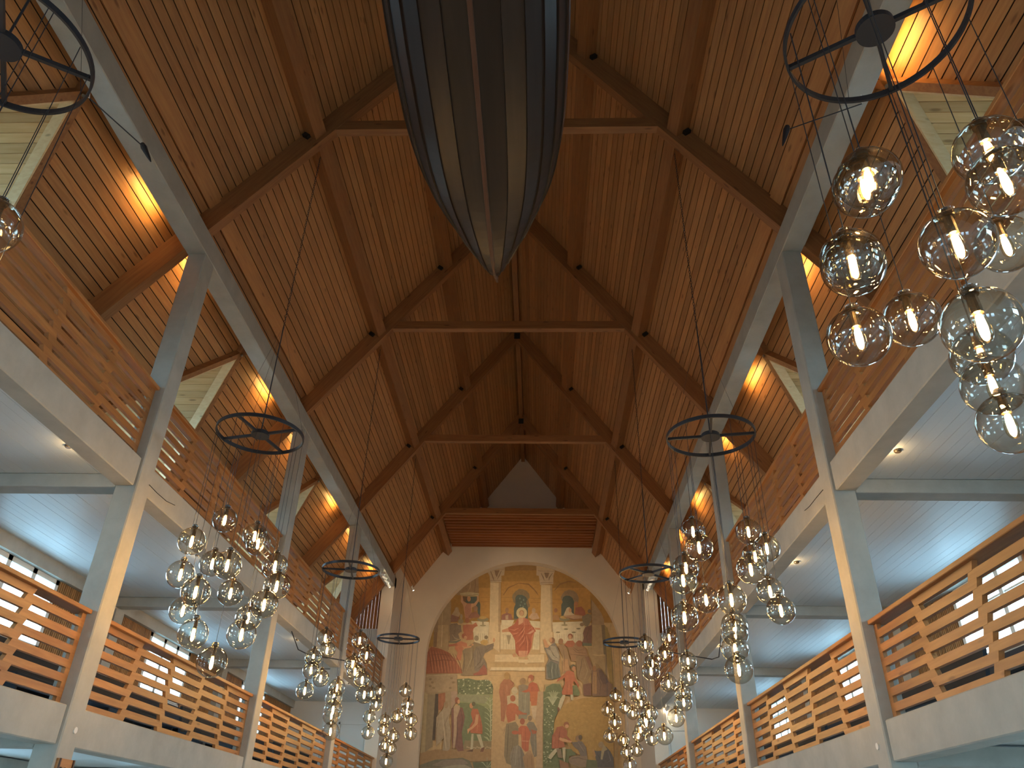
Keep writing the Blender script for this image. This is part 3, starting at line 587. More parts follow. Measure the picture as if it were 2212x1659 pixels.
('b9bd98',-225,906,-203,925,-184,940,-186,942,-208,930,-227,908),
('a5ab84',-225,901,-246,929,-270,937,-271,935,-251,924,-227,899),
('8f987a',-218,896,-194,905,-177,903,-176,906,-195,910,-220,898),
('b9bd98',-224,870,-202,888,-183,903,-184,905,-207,893,-226,872),
('a5ab84',-224,865,-245,892,-268,901,-270,898,-250,888,-226,863),
('8f987a',-217,860,-193,868,-175,867,-175,869,-194,874,-218,862),
('b9bd98',-223,834,-201,852,-182,867,-183,869,-206,857,-225,835),
('a5ab84',-222,829,-244,856,-267,864,-268,862,-248,851,-225,827),
('8f987a',-216,824,-191,832,-174,831,-174,833,-193,838,-217,826),
('b9bd98',-221,798,-200,816,-180,831,-182,833,-204,821,-224,800),
('a5ab84',-221,793,-242,820,-266,828,-267,826,-247,815,-223,791),
('8f987a',-215,788,-190,796,-173,795,-173,797,-191,802,-216,790),
('b9bd98',-220,762,-198,780,-179,795,-181,797,-203,785,-222,764),
('a5ab84',-220,757,-241,784,-264,793,-265,790,-245,780,-222,756),
('8f987a',-213,752,-189,761,-172,759,-172,762,-190,766,-214,754),
('b9bd98',-219,727,-197,745,-178,759,-180,762,-202,750,-221,728),
('a5ab84',-219,722,-239,749,-263,757,-264,755,-244,744,-221,720),
('8f987a',-212,717,-188,725,-171,724,-170,726,-189,731,-213,719),
('b9bd98',-218,691,-196,710,-177,724,-179,726,-201,714,-220,693),
('a5ab84',-217,687,-238,714,-261,722,-262,719,-243,709,-219,685),
('8f987a',-211,682,-187,690,-170,689,-169,691,-188,696,-212,684),
('b9bd98',-216,657,-195,674,-176,689,-177,691,-199,679,-218,658),
('a5ab84',-216,652,-237,678,-260,686,-261,684,-241,674,-218,650),
('8f987a',-210,647,-185,655,-169,654,-168,656,-187,661,-211,649),
('c0c29c',-234,970,-223,815,-219,654,-216,654,-216,815,-231,970),
('a9ae86',-216,655,-240,689,-267,693,-268,690,-246,682,-219,653),
('a9ae86',-216,653,-181,696,-152,698,-152,702,-187,703,-219,655),
('8b7a58',-410,663,-190,661,-184,608,-424,603),
('c0a684',-384,618,-387,614,-393,613,-396,618,-393,622,-387,622),
('c0a684',-371,614,-374,610,-380,610,-384,614,-381,619,-374,619),
('c0a684',-358,611,-361,606,-368,606,-371,611,-368,615,-362,615),
('c0a684',-346,619,-349,614,-355,614,-359,618,-356,623,-350,623),
('c0a684',-333,615,-336,611,-343,611,-346,615,-343,619,-337,619),
('c0a684',-321,612,-324,607,-330,607,-333,611,-330,616,-324,616),
('c0a684',-309,619,-312,615,-318,615,-321,619,-318,624,-312,624),
('c0a684',-296,616,-299,611,-305,611,-308,616,-305,620,-299,620),
('c0a684',-283,612,-286,608,-292,608,-296,612,-293,616,-287,617),
('c0a684',-271,620,-274,616,-280,616,-284,620,-281,624,-274,624),
('c0a684',-258,617,-261,612,-268,612,-271,616,-268,621,-262,621),
('c0a684',-246,613,-249,609,-255,608,-258,613,-255,617,-249,617),
('c0a684',-233,621,-236,616,-243,616,-246,621,-243,625,-237,625),
('c0a684',-221,617,-224,613,-230,613,-233,617,-230,621,-224,622),
('c0a684',-208,614,-211,609,-217,609,-221,613,-218,618,-211,618),
('c0a684',-196,621,-199,617,-205,617,-208,621,-205,626,-199,626),
('a07c52',-742,569,-633,596,-181,608,-185,529,-350,520,-421,544,-628,527,-743,488),
('6c6854',-741,470,-743,488,-628,527,-421,544,-368,526,-341,477),
('857668',-649,490,-559,529,-420,534,-374,507,-418,494,-555,479),
('9c9078',-589,473,-487,493,-401,498,-348,477),
('59664a',-343,514,-109,531,-108,482,-335,478),
('a5ad8a',-233,480,-236,550,-239,550,-236,479),
('a5ad8a',-237,486,-265,518,-281,520,-282,517,-270,513,-240,484),
('a5ad8a',-230,485,-196,527,-171,531,-172,534,-201,532,-233,486),
('a5ad8a',-231,481,-184,501,-157,486,-155,488,-185,508,-232,484),
('a8957a',-577,591,-569,680,-627,615,-637,743,-639,821,-590,881,-579,931,-554,931,-532,869,-542,809,-518,713,-522,601,-535,588),
('9a8060',-552,911,-555,896,-563,886,-574,886,-584,895,-588,911,-586,926,-577,936,-566,936,-557,927),
('6f5a44',-571,809,-580,712,-564,600,-563,601,-576,711,-570,809),
('6f5a44',-545,842,-570,776,-537,617,-536,617,-566,776,-543,842),
('6f5a44',-624,847,-632,743,-622,631,-621,631,-628,743,-622,847),
('c9b698',-596,857,-574,711,-551,604,-548,604,-568,712,-594,858),
('c9b698',-627,841,-635,749,-633,749,-625,840),
('7c4c46',-526,885,-494,899,-440,893,-419,825,-426,772,-437,714,-416,591,-458,587,-481,618,-501,602,-517,745),
('b59a7c',-509,902,-463,910,-461,883,-479,823,-476,713,-484,608,-498,608,-499,745),
('8c4a34',-468,946,-471,932,-479,924,-490,924,-500,932,-504,945,-502,959,-493,968,-482,968,-472,960),
('cf9a70',-463,936,-464,926,-469,920,-475,920,-481,926,-483,936,-482,946,-477,952,-471,952,-465,946),
('54302c',-518,810,-504,633,-502,633,-516,810),
('54302c',-480,823,-471,713,-471,618,-469,618,-466,713,-478,824),
('54302c',-455,876,-438,811,-445,714,-443,714,-433,811,-453,877),
('b2603f',-374,852,-365,888,-322,885,-298,827,-281,762,-279,710,-371,715,-380,760,-357,800),
('c28a60',-358,908,-360,896,-367,889,-377,889,-385,896,-388,907,-386,919,-379,927,-369,927,-361,920),
('55543c',-341,922,-343,912,-350,906,-360,905,-367,911,-371,921,-368,931,-361,937,-352,937,-344,931),
('cf9a70',-334,846,-313,846,-317,781,-351,748,-378,731,-391,705,-396,740,-362,760,-342,787),
('7a3a26',-349,826,-350,780,-348,780,-347,826),
('7a3a26',-298,801,-291,723,-289,723,-296,801),
('da9a78',-318,774,-322,716,-321,716,-316,774),
('bfb494',-363,709,-346,709,-347,601,-365,601),
('bfb494',-324,706,-293,707,-265,619,-282,612),
('5c3a2c',-399,588,-368,598,-344,605,-347,586),
('6f4030',-291,587,-282,612,-258,622,-267,587),
('c2a072',-210,1028,152,1034,205,424,-206,416),
('a8694a',-162,1011,-153,1072,-125,1107,-92,1114,-48,1081,-48,1057,-72,1033,-74,946,-149,944),
('b08a50',-82,1132,-86,1114,-96,1104,-110,1103,-121,1114,-125,1131,-122,1148,-111,1159,-98,1159,-86,1149),
('7a4430',-124,1049,-125,945,-123,945,-122,1049),
('7a4430',-75,1100,-54,1073,-66,1054,-65,1053,-49,1074,-73,1101),
('caa080',-103,1066,-100,945,-98,945,-101,1066),
('a8694a',-151,1015,-76,1017,-98,916,-116,797,-141,803),
('7a4430',-123,1016,-118,817,-116,817,-121,1016),
('8a7a66',-11,1061,25,1072,68,1059,83,1002,77,948,-9,947),
('9a7a56',48,1096,44,1082,32,1073,18,1073,6,1081,1,1095,5,1109,17,1118,32,1118,43,1110),
('b4583a',15,1017,61,1035,72,1076,97,1090,133,1077,151,1023,137,1002,141,949,80,948,76,1018,40,1008,19,1004),
('a8583a',107,1121,103,1107,93,1098,80,1098,69,1106,65,1120,69,1134,79,1143,92,1144,103,1135),
('cf9a70',86,1103,84,1093,79,1087,72,1087,66,1093,64,1103,66,1113,72,1119,78,1120,84,1113),
('7a3622',93,1052,90,948,92,948,95,1052),
('7a3622',143,1037,133,1006,134,1006,145,1036),
('8a8470',-10,1018,80,1006,81,853,64,846,57,820,-7,819),
('5c5a4a',18,998,27,885,29,885,20,998),
('b8b090',43,998,41,869,43,869,45,998),
('5c5a4a',65,999,68,859,70,859,66,999),
('bd6a42',80,1019,144,1020,141,920,91,916),
('c8b090',88,912,141,917,120,814,103,834),
('b89a78',141,1020,191,1021,180,822,177,487,129,486,135,724,124,808),
('c5b492',-15,1024,-19,1008,-32,998,-47,997,-60,1007,-65,1023,-61,1039,-48,1049,-33,1049,-20,1039),
('c5b492',-88,945,-64,999,-14,993,-9,947),
('c2b08c',-100,982,-43,997,-9,957,-8,917,-47,831,-86,850),
('a85c3c',-32,967,-35,953,-46,944,-59,944,-70,952,-74,966,-71,980,-60,989,-47,989,-36,981),
('b4603f',-98,916,-67,933,-31,927,-8,904,-7,832,-29,858,-32,812,-88,791,-104,856),
('b4603f',-8,884,35,862,56,862,56,852,-7,851),
('86765a',-99,785,-28,799,-6,767,-4,658,-1,484,-92,513,-110,562,-107,720),
('b4583a',-2,725,-8,716,-21,711,-39,711,-53,716,-58,724,-53,733,-39,738,-22,738,-8,733),
('57483a',-82,778,-88,657,-90,531,-88,531,-82,657,-80,778),
('57483a',-45,689,-59,563,-57,563,-43,689),
('57483a',-106,765,-119,714,-117,713,-104,765),
('8b8070',-69,563,-42,626,-4,642,-1,484,-53,483),
('5a5044',-40,620,-55,532,-53,532,-38,619),
('bdb4a0',-16,633,-27,502,-25,502,-14,633),
('bd6040',-6,754,15,774,54,771,89,749,100,724,86,704,76,666,73,600,49,593,21,621,16,713,-5,709),
('a4523a',43,803,39,790,30,781,18,781,8,789,4,803,8,816,17,825,29,825,39,817),
('d8b088',22,665,72,664,72,667,22,668),
('7a3424',46,755,51,602,53,603,48,755),
('df9a74',29,755,26,671,28,671,30,755),
('7e7768',54,781,75,804,110,798,138,750,131,718,136,567,115,557,101,597,83,672,89,724),
('8a7258',99,827,96,816,87,808,76,808,67,815,64,826,67,838,76,845,87,845,96,839),
('54504a',95,711,104,572,105,572,97,711),
('aaa28e',117,705,117,572,119,573,118,705),
('a8563c',89,749,135,737,128,718,100,717),
('7d7468',-4,639,21,618,46,565,50,485,-1,484),
('3f3a36',17,608,29,484,31,485,19,608),
('aca494',2,627,12,484,14,484,4,627),
('a5805c',29,555,66,596,87,600,111,560,119,486,47,485),
('b08a64',94,588,91,577,83,570,74,569,66,576,63,587,66,598,73,605,83,605,91,599),
('6f4c38',62,550,67,485,68,485,64,550),
('6f4c38',93,566,101,486,103,486,95,566),
('7b746c',205,1112,205,1216,227,1265,213,1300,191,1350,220,1357,239,1368,272,1394,301,1344,315,1281,307,1217,321,1131,256,1110),
('57645f',209,1216,242,1251,300,1224,314,1128,256,1110,220,1123),
('8b5f42',276,1408,273,1394,263,1386,252,1386,243,1394,239,1408,243,1421,252,1430,263,1430,273,1422),
('cf9a70',257,1412,255,1401,248,1394,241,1394,234,1401,232,1411,235,1422,241,1428,249,1429,255,1422),
('cf9a70',180,1410,198,1421,220,1375,235,1368,220,1350,198,1350),
('a89c88',239,1365,279,1362,308,1298,308,1245,257,1259,213,1314,206,1343,242,1329),
('41463f',242,1336,262,1292,300,1266,301,1267,266,1295,243,1337),
('41463f',212,1300,241,1256,300,1244,301,1246,244,1260,214,1301),
('41463f',241,1237,236,1175,240,1116,242,1116,241,1175,243,1237),
('41463f',270,1238,261,1175,273,1116,275,1117,266,1175,272,1238),
('41463f',299,1218,286,1175,302,1127,304,1128,291,1176,301,1217),
('a9a892',256,1234,247,1175,255,1113,257,1113,251,1175,257,1234),
('a9a892',223,1328,256,1281,305,1283,305,1285,258,1285,225,1329),
('a9a892',285,1224,281,1141,282,1141,287,1224),
('9a7a58',298,1362,328,1380,361,1366,375,1317,389,1282,391,1177,336,1155,333,1246,345,1267,316,1330),
('9c6c4a',343,1402,340,1389,330,1381,318,1380,308,1388,305,1401,309,1415,318,1423,330,1423,340,1415),
('b88c62',345,1267,377,1267,387,1184,336,1169),
('6f5840',337,1352,350,1281,346,1176,348,1176,355,1281,339,1352),
('ad5f40',350,1373,376,1406,420,1410,442,1382,423,1357,383,1356),
('934a30',420,1443,416,1430,406,1422,394,1422,385,1430,381,1442,385,1455,395,1463,407,1463,417,1455),
('cf9a70',412,1435,409,1425,403,1418,394,1418,388,1424,385,1435,388,1446,395,1452,403,1452,410,1446),
('9c7452',383,1356,419,1360,446,1396,480,1408,500,1361,526,1347,535,1291,440,1290,443,1251,410,1247,389,1310),
('a05c40',497,1386,492,1372,479,1362,463,1362,450,1371,446,1386,451,1400,464,1410,480,1410,493,1401),
('6f4a34',418,1345,447,1316,517,1311,518,1313,449,1320,420,1347),
('6f4a34',422,1356,455,1330,500,1339,500,1341,456,1335,424,1357),
('6f4a34',396,1302,462,1294,535,1290,535,1292,463,1299,397,1304),
('8f7250',440,1290,542,1291,569,1215,568,1180,537,1111,555,1009,491,1002,493,1093,451,1123,445,1195),
('6e4238',493,1076,554,1090,555,996,498,995),
('5e4836',490,1276,479,1214,457,1127,459,1126,485,1213,492,1276),
('5e4836',526,1276,553,1207,556,1208,529,1277),
('b09670',504,1269,529,1179,507,1117,509,1117,534,1179,506,1270),
('825844',513,1284,542,1288,569,1215,554,1180),
('7a5a48',561,1180,605,1215,641,1188,695,1100,722,1080,705,1005,661,991,562,996),
('5e4440',619,1188,644,1185,695,1096,651,1078,624,1129),
('a27a50',575,1173,604,1174,598,1010,562,1010),
('a0714c',604,1198,600,1185,591,1178,581,1178,572,1185,569,1197,573,1209,582,1217,593,1217,601,1210),
('94794e',596,1243,619,1201,598,1194),
('4e3830',603,1166,630,1078,618,1004,620,1004,635,1079,605,1167),
('4e3830',639,1167,671,1078,673,1079,641,1168),
('4e3830',584,1146,576,1010,578,1010,586,1146),
('a89468',194,1071,313,1087,324,1080,327,1012,323,952,184,950,194,1020),
('5f6f4c',205,1054,256,1079,313,1076,334,1039,330,953,184,950,194,1010),
('6a7850',406,1064,443,1072,466,1015,459,994,412,994),
('5f6f4c',184,1021,334,1023,304,923,293,866,268,824,260,695,259,489,180,487),
('5f6f4c',260,616,412,619,428,578,376,571,368,491,259,489),
('b9bb98',211,799,208,795,202,797,202,802,208,804),
('42503c',228,830,223,826,216,827,216,833,223,835),
('a0a886',208,627,203,622,196,624,196,630,203,631),
('a0a886',221,561,217,558,210,559,210,563,217,564),
('a0a886',247,832,241,827,231,829,231,835,241,837),
('7f8a68',206,828,202,824,197,826,197,831,202,833),
('7f8a68',195,638,191,636,186,636,186,640,191,641),
('a0a886',198,855,195,851,190,852,190,856,195,858),
('b9bb98',197,536,192,532,184,533,184,539,192,540),
('b9bb98',227,935,222,932,216,933,216,936,222,937),
('b9bb98',245,652,241,648,234,650,234,655,241,656),
('b9bb98',219,884,216,878,211,880,211,887,216,889),
('7f8a68',201,538,196,535,188,536,188,540,196,542),
('7f8a68',238,737,235,731,230,733,230,740,235,742),
('a0a886',234,786,229,782,221,783,221,788,229,790),
('42503c',224,911,219,906,210,908,210,914,219,916),
('b9bb98',218,870,215,865,210,867,210,873,215,875),
('b9bb98',227,874,222,869,214,871,214,876,222,878),
('42503c',217,733,211,730,203,731,203,735,211,736),
('b9bb98',232,856,228,853,221,854,221,858,228,859),
('a0a886',255,767,250,763,243,764,243,768,250,770),
('7f8a68',232,630,226,626,216,627,216,632,226,634),
('b9bb98',200,581,195,578,185,579,185,582,195,583),
('a0a886',201,816,196,810,189,812,189,819,196,821),
('b9bb98',264,888,259,884,250,885,250,890,259,891),
('42503c',204,507,199,502,189,504,189,509,199,511),
('42503c',204,695,201,692,195,693,195,697,201,698),
('b9bb98',198,592,192,587,182,589,182,595,192,598),
('7f8a68',233,766,228,761,220,763,220,769,228,772),
('b9bb98',212,634,209,630,204,632,204,635,209,636),
('42503c',201,656,197,652,189,653,189,658,197,660),
('42503c',205,732,202,728,197,729,197,734,202,736),
('7f8a68',227,651,221,646,211,648,211,654,221,656),
('a0a886',270,877,267,873,262,874,262,880,267,882),
('a0a886',231,712,225,709,215,710,215,714,225,716),
('42503c',240,555,236,550,231,552,231,558,236,560),
('a0a886',197,595,192,592,183,593,183,597,192,598),
('42503c',258,583,253,578,246,580,246,585,253,587),
('a0a886',201,721,197,716,190,718,190,724,197,726),
('b9bb98',222,625,217,621,208,623,208,628,217,629),
('7f8a68',237,749,234,745,229,747,229,751,234,753),
('b9bb98',226,632,220,627,211,629,211,634,220,636),
('7f8a68',220,773,215,770,207,771,207,775,215,776),
('7f8a68',213,936,210,932,204,934,204,939,210,940),
('42503c',209,849,204,845,196,847,196,852,204,853),
('42503c',203,655,199,652,192,653,192,657,199,658),
('7f8a68',221,567,217,563,210,564,210,570,217,572),
('b9bb98',234,915,229,909,222,911,222,918,229,920),
('b9bb98',210,549,206,546,199,547,199,551,206,552),
('a0a886',218,661,213,656,206,658,206,664,213,666),
('b9bb98',264,808,259,802,250,804,250,811,259,813),
('a0a886',235,720,229,716,220,717,220,722,229,724),
('b9bb98',203,783,197,778,187,780,187,785,197,787),
('a0a886',195,936,192,931,187,933,187,938,192,940),
('7f8a68',206,722,202,717,196,719,196,726,202,728),
('7f8a68',252,725,246,723,236,724,236,727,246,728),
('b9bb98',235,801,231,798,226,799,226,803,231,804),
('b9bb98',202,563,197,559,190,561,190,566,197,567),
('b9bb98',223,594,218,590,208,592,208,597,218,598),
('b9bb98',218,532,214,529,207,530,207,534,214,536),
('42503c',218,627,213,622,206,624,206,629,213,631),
('b9bb98',239,536,236,534,232,535,232,538,236,539),
('a0a886',252,606,246,602,238,603,238,609,247,611),
('a0a886',219,894,213,888,204,890,204,897,213,899),
('7f8a68',259,737,253,735,243,736,243,739,253,740),
('a0a886',249,850,245,847,238,848,238,852,245,854),
('42503c',250,737,246,734,240,735,240,738,246,740),
('a0a886',238,869,234,866,229,867,229,871,234,872),
('b9bb98',254,844,249,839,242,841,242,847,249,849),
('42503c',256,795,251,791,244,792,244,798,251,799),
('a0a886',276,920,270,917,261,918,261,921,270,923),
('a0a886',211,524,207,521,200,522,200,526,207,527),
('b9bb98',237,573,232,568,223,569,223,576,232,578),
('b9bb98',238,783,232,779,223,780,223,785,232,786),
('b9bb98',223,523,219,519,214,521,214,526,219,527),
('a0a886',244,731,240,728,233,729,233,732,240,734),
('7f8a68',257,606,253,601,246,603,246,608,253,610),
('7f8a68',210,668,205,666,195,667,195,670,205,671),
('7f8a68',223,831,220,828,214,829,214,833,220,834),
('b9bb98',246,530,240,526,230,527,230,532,240,534),
('b9bb98',260,751,256,746,248,748,248,754,256,756),
('a0a886',263,756,259,751,252,753,253,759,259,762),
('42503c',200,854,196,850,189,851,189,856,196,858),
('42503c',196,654,192,650,186,651,186,656,192,657),
('7f8a68',244,783,241,780,235,781,235,786,241,787),
('42503c',223,539,219,534,214,536,214,542,219,543),
('7f8a68',264,629,257,625,248,626,248,630,258,632),
('42503c',226,526,222,521,215,522,215,528,222,530),
('7f8a68',228,810,222,806,213,807,213,811,222,813),
('a0a886',248,829,245,824,241,826,241,832,245,833),
('b0b592',256,922,220,984,186,964,187,962,216,979,254,921),
('b0b592',256,922,230,983,203,974,204,972,225,979,254,921),
('b0b592',256,922,239,983,221,984,221,981,234,980,254,921),
('b0b592',256,922,249,982,239,993,237,991,243,981,253,922),
('b0b592',256,922,258,982,257,1002,254,1002,252,982,253,922),
('b0b592',256,922,268,981,273,992,271,993,261,982,253,922),
('b0b592',256,921,277,981,289,982,289,985,271,983,254,922),
('b0b592',256,921,285,980,306,973,307,976,281,984,254,922),
('b0b592',256,921,294,980,323,964,324,966,290,985,254,922),
('aab08c',263,952,232,1013,209,1011,209,1009,228,1009,261,951),
('aab08c',263,952,244,1012,227,1018,226,1016,238,1010,261,951),
('aab08c',263,952,254,1012,246,1025,244,1024,249,1010,261,951),
('aab08c',263,951,265,1011,264,1032,261,1031,260,1011,261,951),
('aab08c',263,951,276,1011,281,1025,279,1026,270,1012,261,952),
('aab08c',263,951,286,1010,299,1018,298,1020,281,1013,261,952),
('aab08c',263,951,297,1010,316,1011,316,1013,292,1013,261,952),
('b08a48',268,807,297,870,347,927,412,958,497,979,597,987,697,989,724,963,712,703,709,498,534,543,513,549,405,603,330,696,261,727),
('a57e3e',666,971,685,962,686,963,667,972),
('c9a45c',670,804,680,799,681,801,671,805),
('bf9a55',643,793,664,792,665,793,643,794),
('bf9a55',609,880,619,884,619,885,608,882),
('c9a45c',324,754,343,762,343,763,323,755),
('a57e3e',661,812,676,808,677,809,662,814),
('8e6a30',517,908,527,913,526,914,516,910),
('bf9a55',639,778,659,780,659,781,639,779),
('c9a45c',448,832,459,835,459,837,447,834),
('bf9a55',678,854,693,857,693,858,677,856),
('8e6a30',416,853,428,853,428,855,416,855),
('a57e3e',461,786,484,780,484,782,462,788),
('a57e3e',515,864,535,870,534,871,514,865),
('bf9a55',348,823,366,826,366,828,348,824),
('bf9a55',382,770,397,776,396,778,381,772),
('a57e3e',659,770,674,774,674,776,658,772),
('8e6a30',462,776,486,778,486,779,462,778),
('8e6a30',572,945,584,944,585,945,572,946),
('bf9a55',655,764,671,762,672,763,655,765),
('bf9a55',483,906,496,906,496,907,483,907),
('bf9a55',668,940,680,936,681,937,669,942),
('c9a45c',560,831,570,836,570,837,559,832),
('c9a45c',426,828,437,834,436,835,425,830),
('8e6a30',510,886,524,894,524,895,509,888),
('a57e3e',440,773,451,779,451,780,439,774),
('bf9a55',676,763,690,768,690,769,675,765),
('bf9a55',348,785,369,787,369,789,348,787),
('bf9a55',522,869,539,869,539,871,522,871),
('c9a45c',622,927,645,926,645,928,622,929),
('c9a45c',420,784,434,778,434,780,421,785),
('c9a45c',359,837,376,846,375,847,358,838),
('a57e3e',630,801,647,793,648,794,631,803),
('c9a45c',345,850,358,851,358,853,345,851),
('a57e3e',431,858,446,861,445,863,430,860),
('a57e3e',569,805,584,802,584,804,569,806),
('c9a45c',415,759,427,763,427,764,415,761),
('a57e3e',583,896,597,895,598,897,583,898),
('bf9a55',479,865,502,866,502,868,479,867),
('a57e3e',683,960,701,963,701,965,683,962),
('a57e3e',332,783,356,788,356,789,332,785),
('bf9a55',504,956,516,957,516,959,504,958),
('bf9a55',575,892,593,897,592,898,575,893),
('bf9a55',471,775,483,773,483,775,472,776),
('a57e3e',448,836,459,841,458,842,447,837),
('a57e3e',474,926,492,936,491,938,473,927),
('c9a45c',507,811,528,805,529,807,508,812),
('bf9a55',474,822,494,832,494,833,473,823),
('8e6a30',425,849,436,854,436,856,424,850),
('c9a45c',469,798,486,801,486,803,469,799),
('a57e3e',488,938,507,945,506,946,488,939),
('a57e3e',672,824,687,831,686,833,671,825),
('a57e3e',489,877,509,870,510,872,489,879),
('bf9a55',547,781,561,786,561,788,547,783),
('c9a45c',669,960,693,961,693,963,669,962),
('bf9a55',526,950,543,956,542,958,526,952),
('c9a45c',414,758,432,756,432,758,414,760),
('a57e3e',524,895,543,894,543,896,524,897),
('c9a45c',541,893,564,888,564,889,542,894),
('bf9a55',475,814,493,808,494,810,476,815),
('8e6a30',635,924,658,918,659,919,636,926),
('8e6a30',654,863,668,859,669,861,655,865),
('a57e3e',635,825,648,823,649,824,635,827),
('bf9a55',569,896,582,902,581,904,569,898),
('c9a45c',491,923,506,919,507,921,492,925),
('c9a45c',375,806,393,809,393,810,375,807),
('bf9a55',544,874,563,885,562,886,543,876),
('bf9a55',492,844,514,851,514,852,492,846),
('bf9a55',391,792,405,786,406,787,392,794),
('c9a45c',595,945,617,948,617,950,594,947),
('bf9a55',529,946,552,946,552,948,529,947),
('8e6a30',546,936,560,931,561,932,547,938),
('a57e3e',525,793,536,797,535,799,524,795),
('bf9a55',526,824,541,828,540,829,526,825),
('a57e3e',618,811,629,814,628,815,618,812),
('c9a45c',468,888,482,894,482,895,468,890),
('a57e3e',520,886,537,894,536,895,520,887),
('bf9a55',650,867,667,867,667,869,650,868),
('c9a45c',516,890,535,887,535,888,517,891),
('8e6a30',372,824,389,832,388,833,371,825),
('8e6a30',649,786,665,787,665,788,649,787),
('c9a45c',488,822,501,827,501,828,487,823),
('c9a45c',662,869,676,871,676,872,662,870),
('c9a45c',407,800,425,793,426,794,408,802),
('8e6a30',673,803,695,799,695,800,673,804),
('a57e3e',636,941,658,953,657,954,635,943),
('bf9a55',673,901,685,898,686,900,673,902),
('bf9a55',411,858,433,862,433,864,411,859),
('a57e3e',497,821,518,824,518,826,496,823),
('8e6a30',648,938,662,946,661,948,647,939),
('a57e3e',388,804,412,806,412,807,388,806),
('a57e3e',406,832,430,832,430,834,406,834),
('c9a45c',671,813,692,815,692,817,671,815),
('8e6a30',611,814,622,818,622,819,610,816),
('bf9a55',642,941,652,947,651,949,641,942),
('c9a45c',572,851,589,849,589,851,573,853),
('c9a45c',574,969,594,975,594,977,574,971),
('c9a45c',577,792,588,794,588,796,577,793),
('a57e3e',453,796,473,798,473,800,453,797),
('c9a45c',544,874,554,878,553,879,543,876),
('8e6a30',397,877,410,884,409,885,396,879),
('8e6a30',512,841,523,844,523,845,512,842),
('bf9a55',531,921,548,923,548,924,530,922),
('a57e3e',554,812,571,813,571,814,554,814),
('a57e3e',610,932,628,934,628,935,609,933),
('c9a45c',653,846,670,845,670,847,653,848),
('a57e3e',425,855,442,861,442,863,425,857),
('bf9a55',356,859,370,860,370,861,356,860),
('8e6a30',544,956,561,957,561,959,544,958),
('a57e3e',328,821,345,825,345,827,328,822),
('bf9a55',597,799,615,804,615,805,597,800),
('8e6a30',671,962,683,956,684,958,672,963),
('a57e3e',587,816,598,821,598,822,586,817),
('bf9a55',498,764,508,770,507,771,497,765),
('bf9a55',654,880,672,878,672,879,654,882),
('bf9a55',472,894,486,888,486,890,473,895),
('a57e3e',586,914,600,915,600,917,586,916),
('8e6a30',488,878,509,874,509,875,489,879),
('bf9a55',553,757,567,765,567,766,553,759),
('a57e3e',377,859,399,866,399,867,377,860),
('bf9a55',449,793,471,797,470,799,449,794),
('c9a45c',445,812,458,816,457,818,444,814),
('8e6a30',634,807,648,816,648,817,634,809),
('bf9a55',535,883,553,884,553,886,535,884),
('c9a45c',538,867,554,876,554,878,538,869),
('a57e3e',681,725,683,688,684,688,683,725),
('a57e3e',702,733,706,711,707,711,704,733),
('c9a45c',574,628,574,606,576,606,576,628),
('8e6a30',519,622,515,582,516,582,520,622),
('c9a45c',521,707,521,687,523,687,523,707),
('c9a45c',561,673,559,644,560,644,563,673),
('8e6a30',700,715,696,686,698,685,702,714),
('c9a45c',658,639,653,598,655,598,660,639),
('8e6a30',493,708,495,684,497,684,494,708),
('a57e3e',622,749,619,708,620,708,624,749),
('a57e3e',684,655,679,630,680,629,686,655),
('8e6a30',451,726,454,684,456,684,453,726),
('c9a45c',566,733,562,700,564,700,568,733),
('a57e3e',512,674,507,631,509,631,513,673),
('8e6a30',484,662,483,624,484,624,486,662),
('a57e3e',614,648,610,610,611,610,615,648),
('8e6a30',582,733,585,705,587,705,584,733),
('8e6a30',440,704,442,670,444,670,441,704),
('a57e3e',405,632,403,601,404,601,407,632),
('8e6a30',636,694,635,672,637,672,638,694),
('c9a45c',438,638,435,598,437,598,440,638),
('c9a45c',448,687,446,659,448,659,450,687),
('c9a45c',388,675,388,643,390,643,390,676),
('c9a45c',389,735,385,691,386,691,390,735),
('8e6a30',421,635,422,593,424,593,422,636),
('8e6a30',486,700,489,660,490,660,488,700),
('8e6a30',665,626,669,603,670,603,666,626),
('c9a45c',591,685,592,646,594,646,593,685),
('a57e3e',705,665,705,644,707,644,707,665),
('8e6a30',674,738,670,717,672,716,676,738),
('8e6a30',412,703,406,673,408,672,413,703),
('a57e3e',423,633,420,596,421,596,425,633),
('c9a45c',624,670,625,651,627,651,625,670),
('8e6a30',446,678,443,644,444,644,448,678),
('c9a45c',425,638,425,609,426,609,427,638),
('c9a45c',536,669,539,643,541,643,538,669),
('c9a45c',461,725,460,696,461,696,463,725),
('c9a45c',552,659,549,632,550,631,553,659),
('c9a45c',628,727,622,685,624,684,630,727),
('c9a45c',619,673,623,642,625,642,621,674),
('a57e3e',647,633,644,599,646,599,649,633),
('a57e3e',501,627,501,595,503,595,502,627),
('c9a45c',652,717,651,680,652,680,654,718),
('c9a45c',634,655,628,619,630,619,635,655),
('c9a45c',645,650,646,626,648,626,647,650),
('a57e3e',470,729,474,704,476,704,472,730),
('a57e3e',702,632,705,602,706,602,703,632),
('a57e3e',568,711,564,679,565,679,569,711),
('c9a45c',418,704,417,684,419,684,419,704),
('c9a45c',640,709,636,678,637,678,642,709),
('a57e3e',567,708,566,683,568,683,569,708),
('a57e3e',451,742,446,701,447,701,453,741),
('c9a45c',442,686,437,645,439,645,444,685),
('a57e3e',573,718,572,685,574,685,575,718),
('a57e3e',388,675,393,653,394,653,390,676),
('c9a45c',478,715,478,692,479,692,479,715),
('8e6a30',522,658,521,629,522,629,524,658),
('a57e3e',391,663,386,621,388,620,393,663),
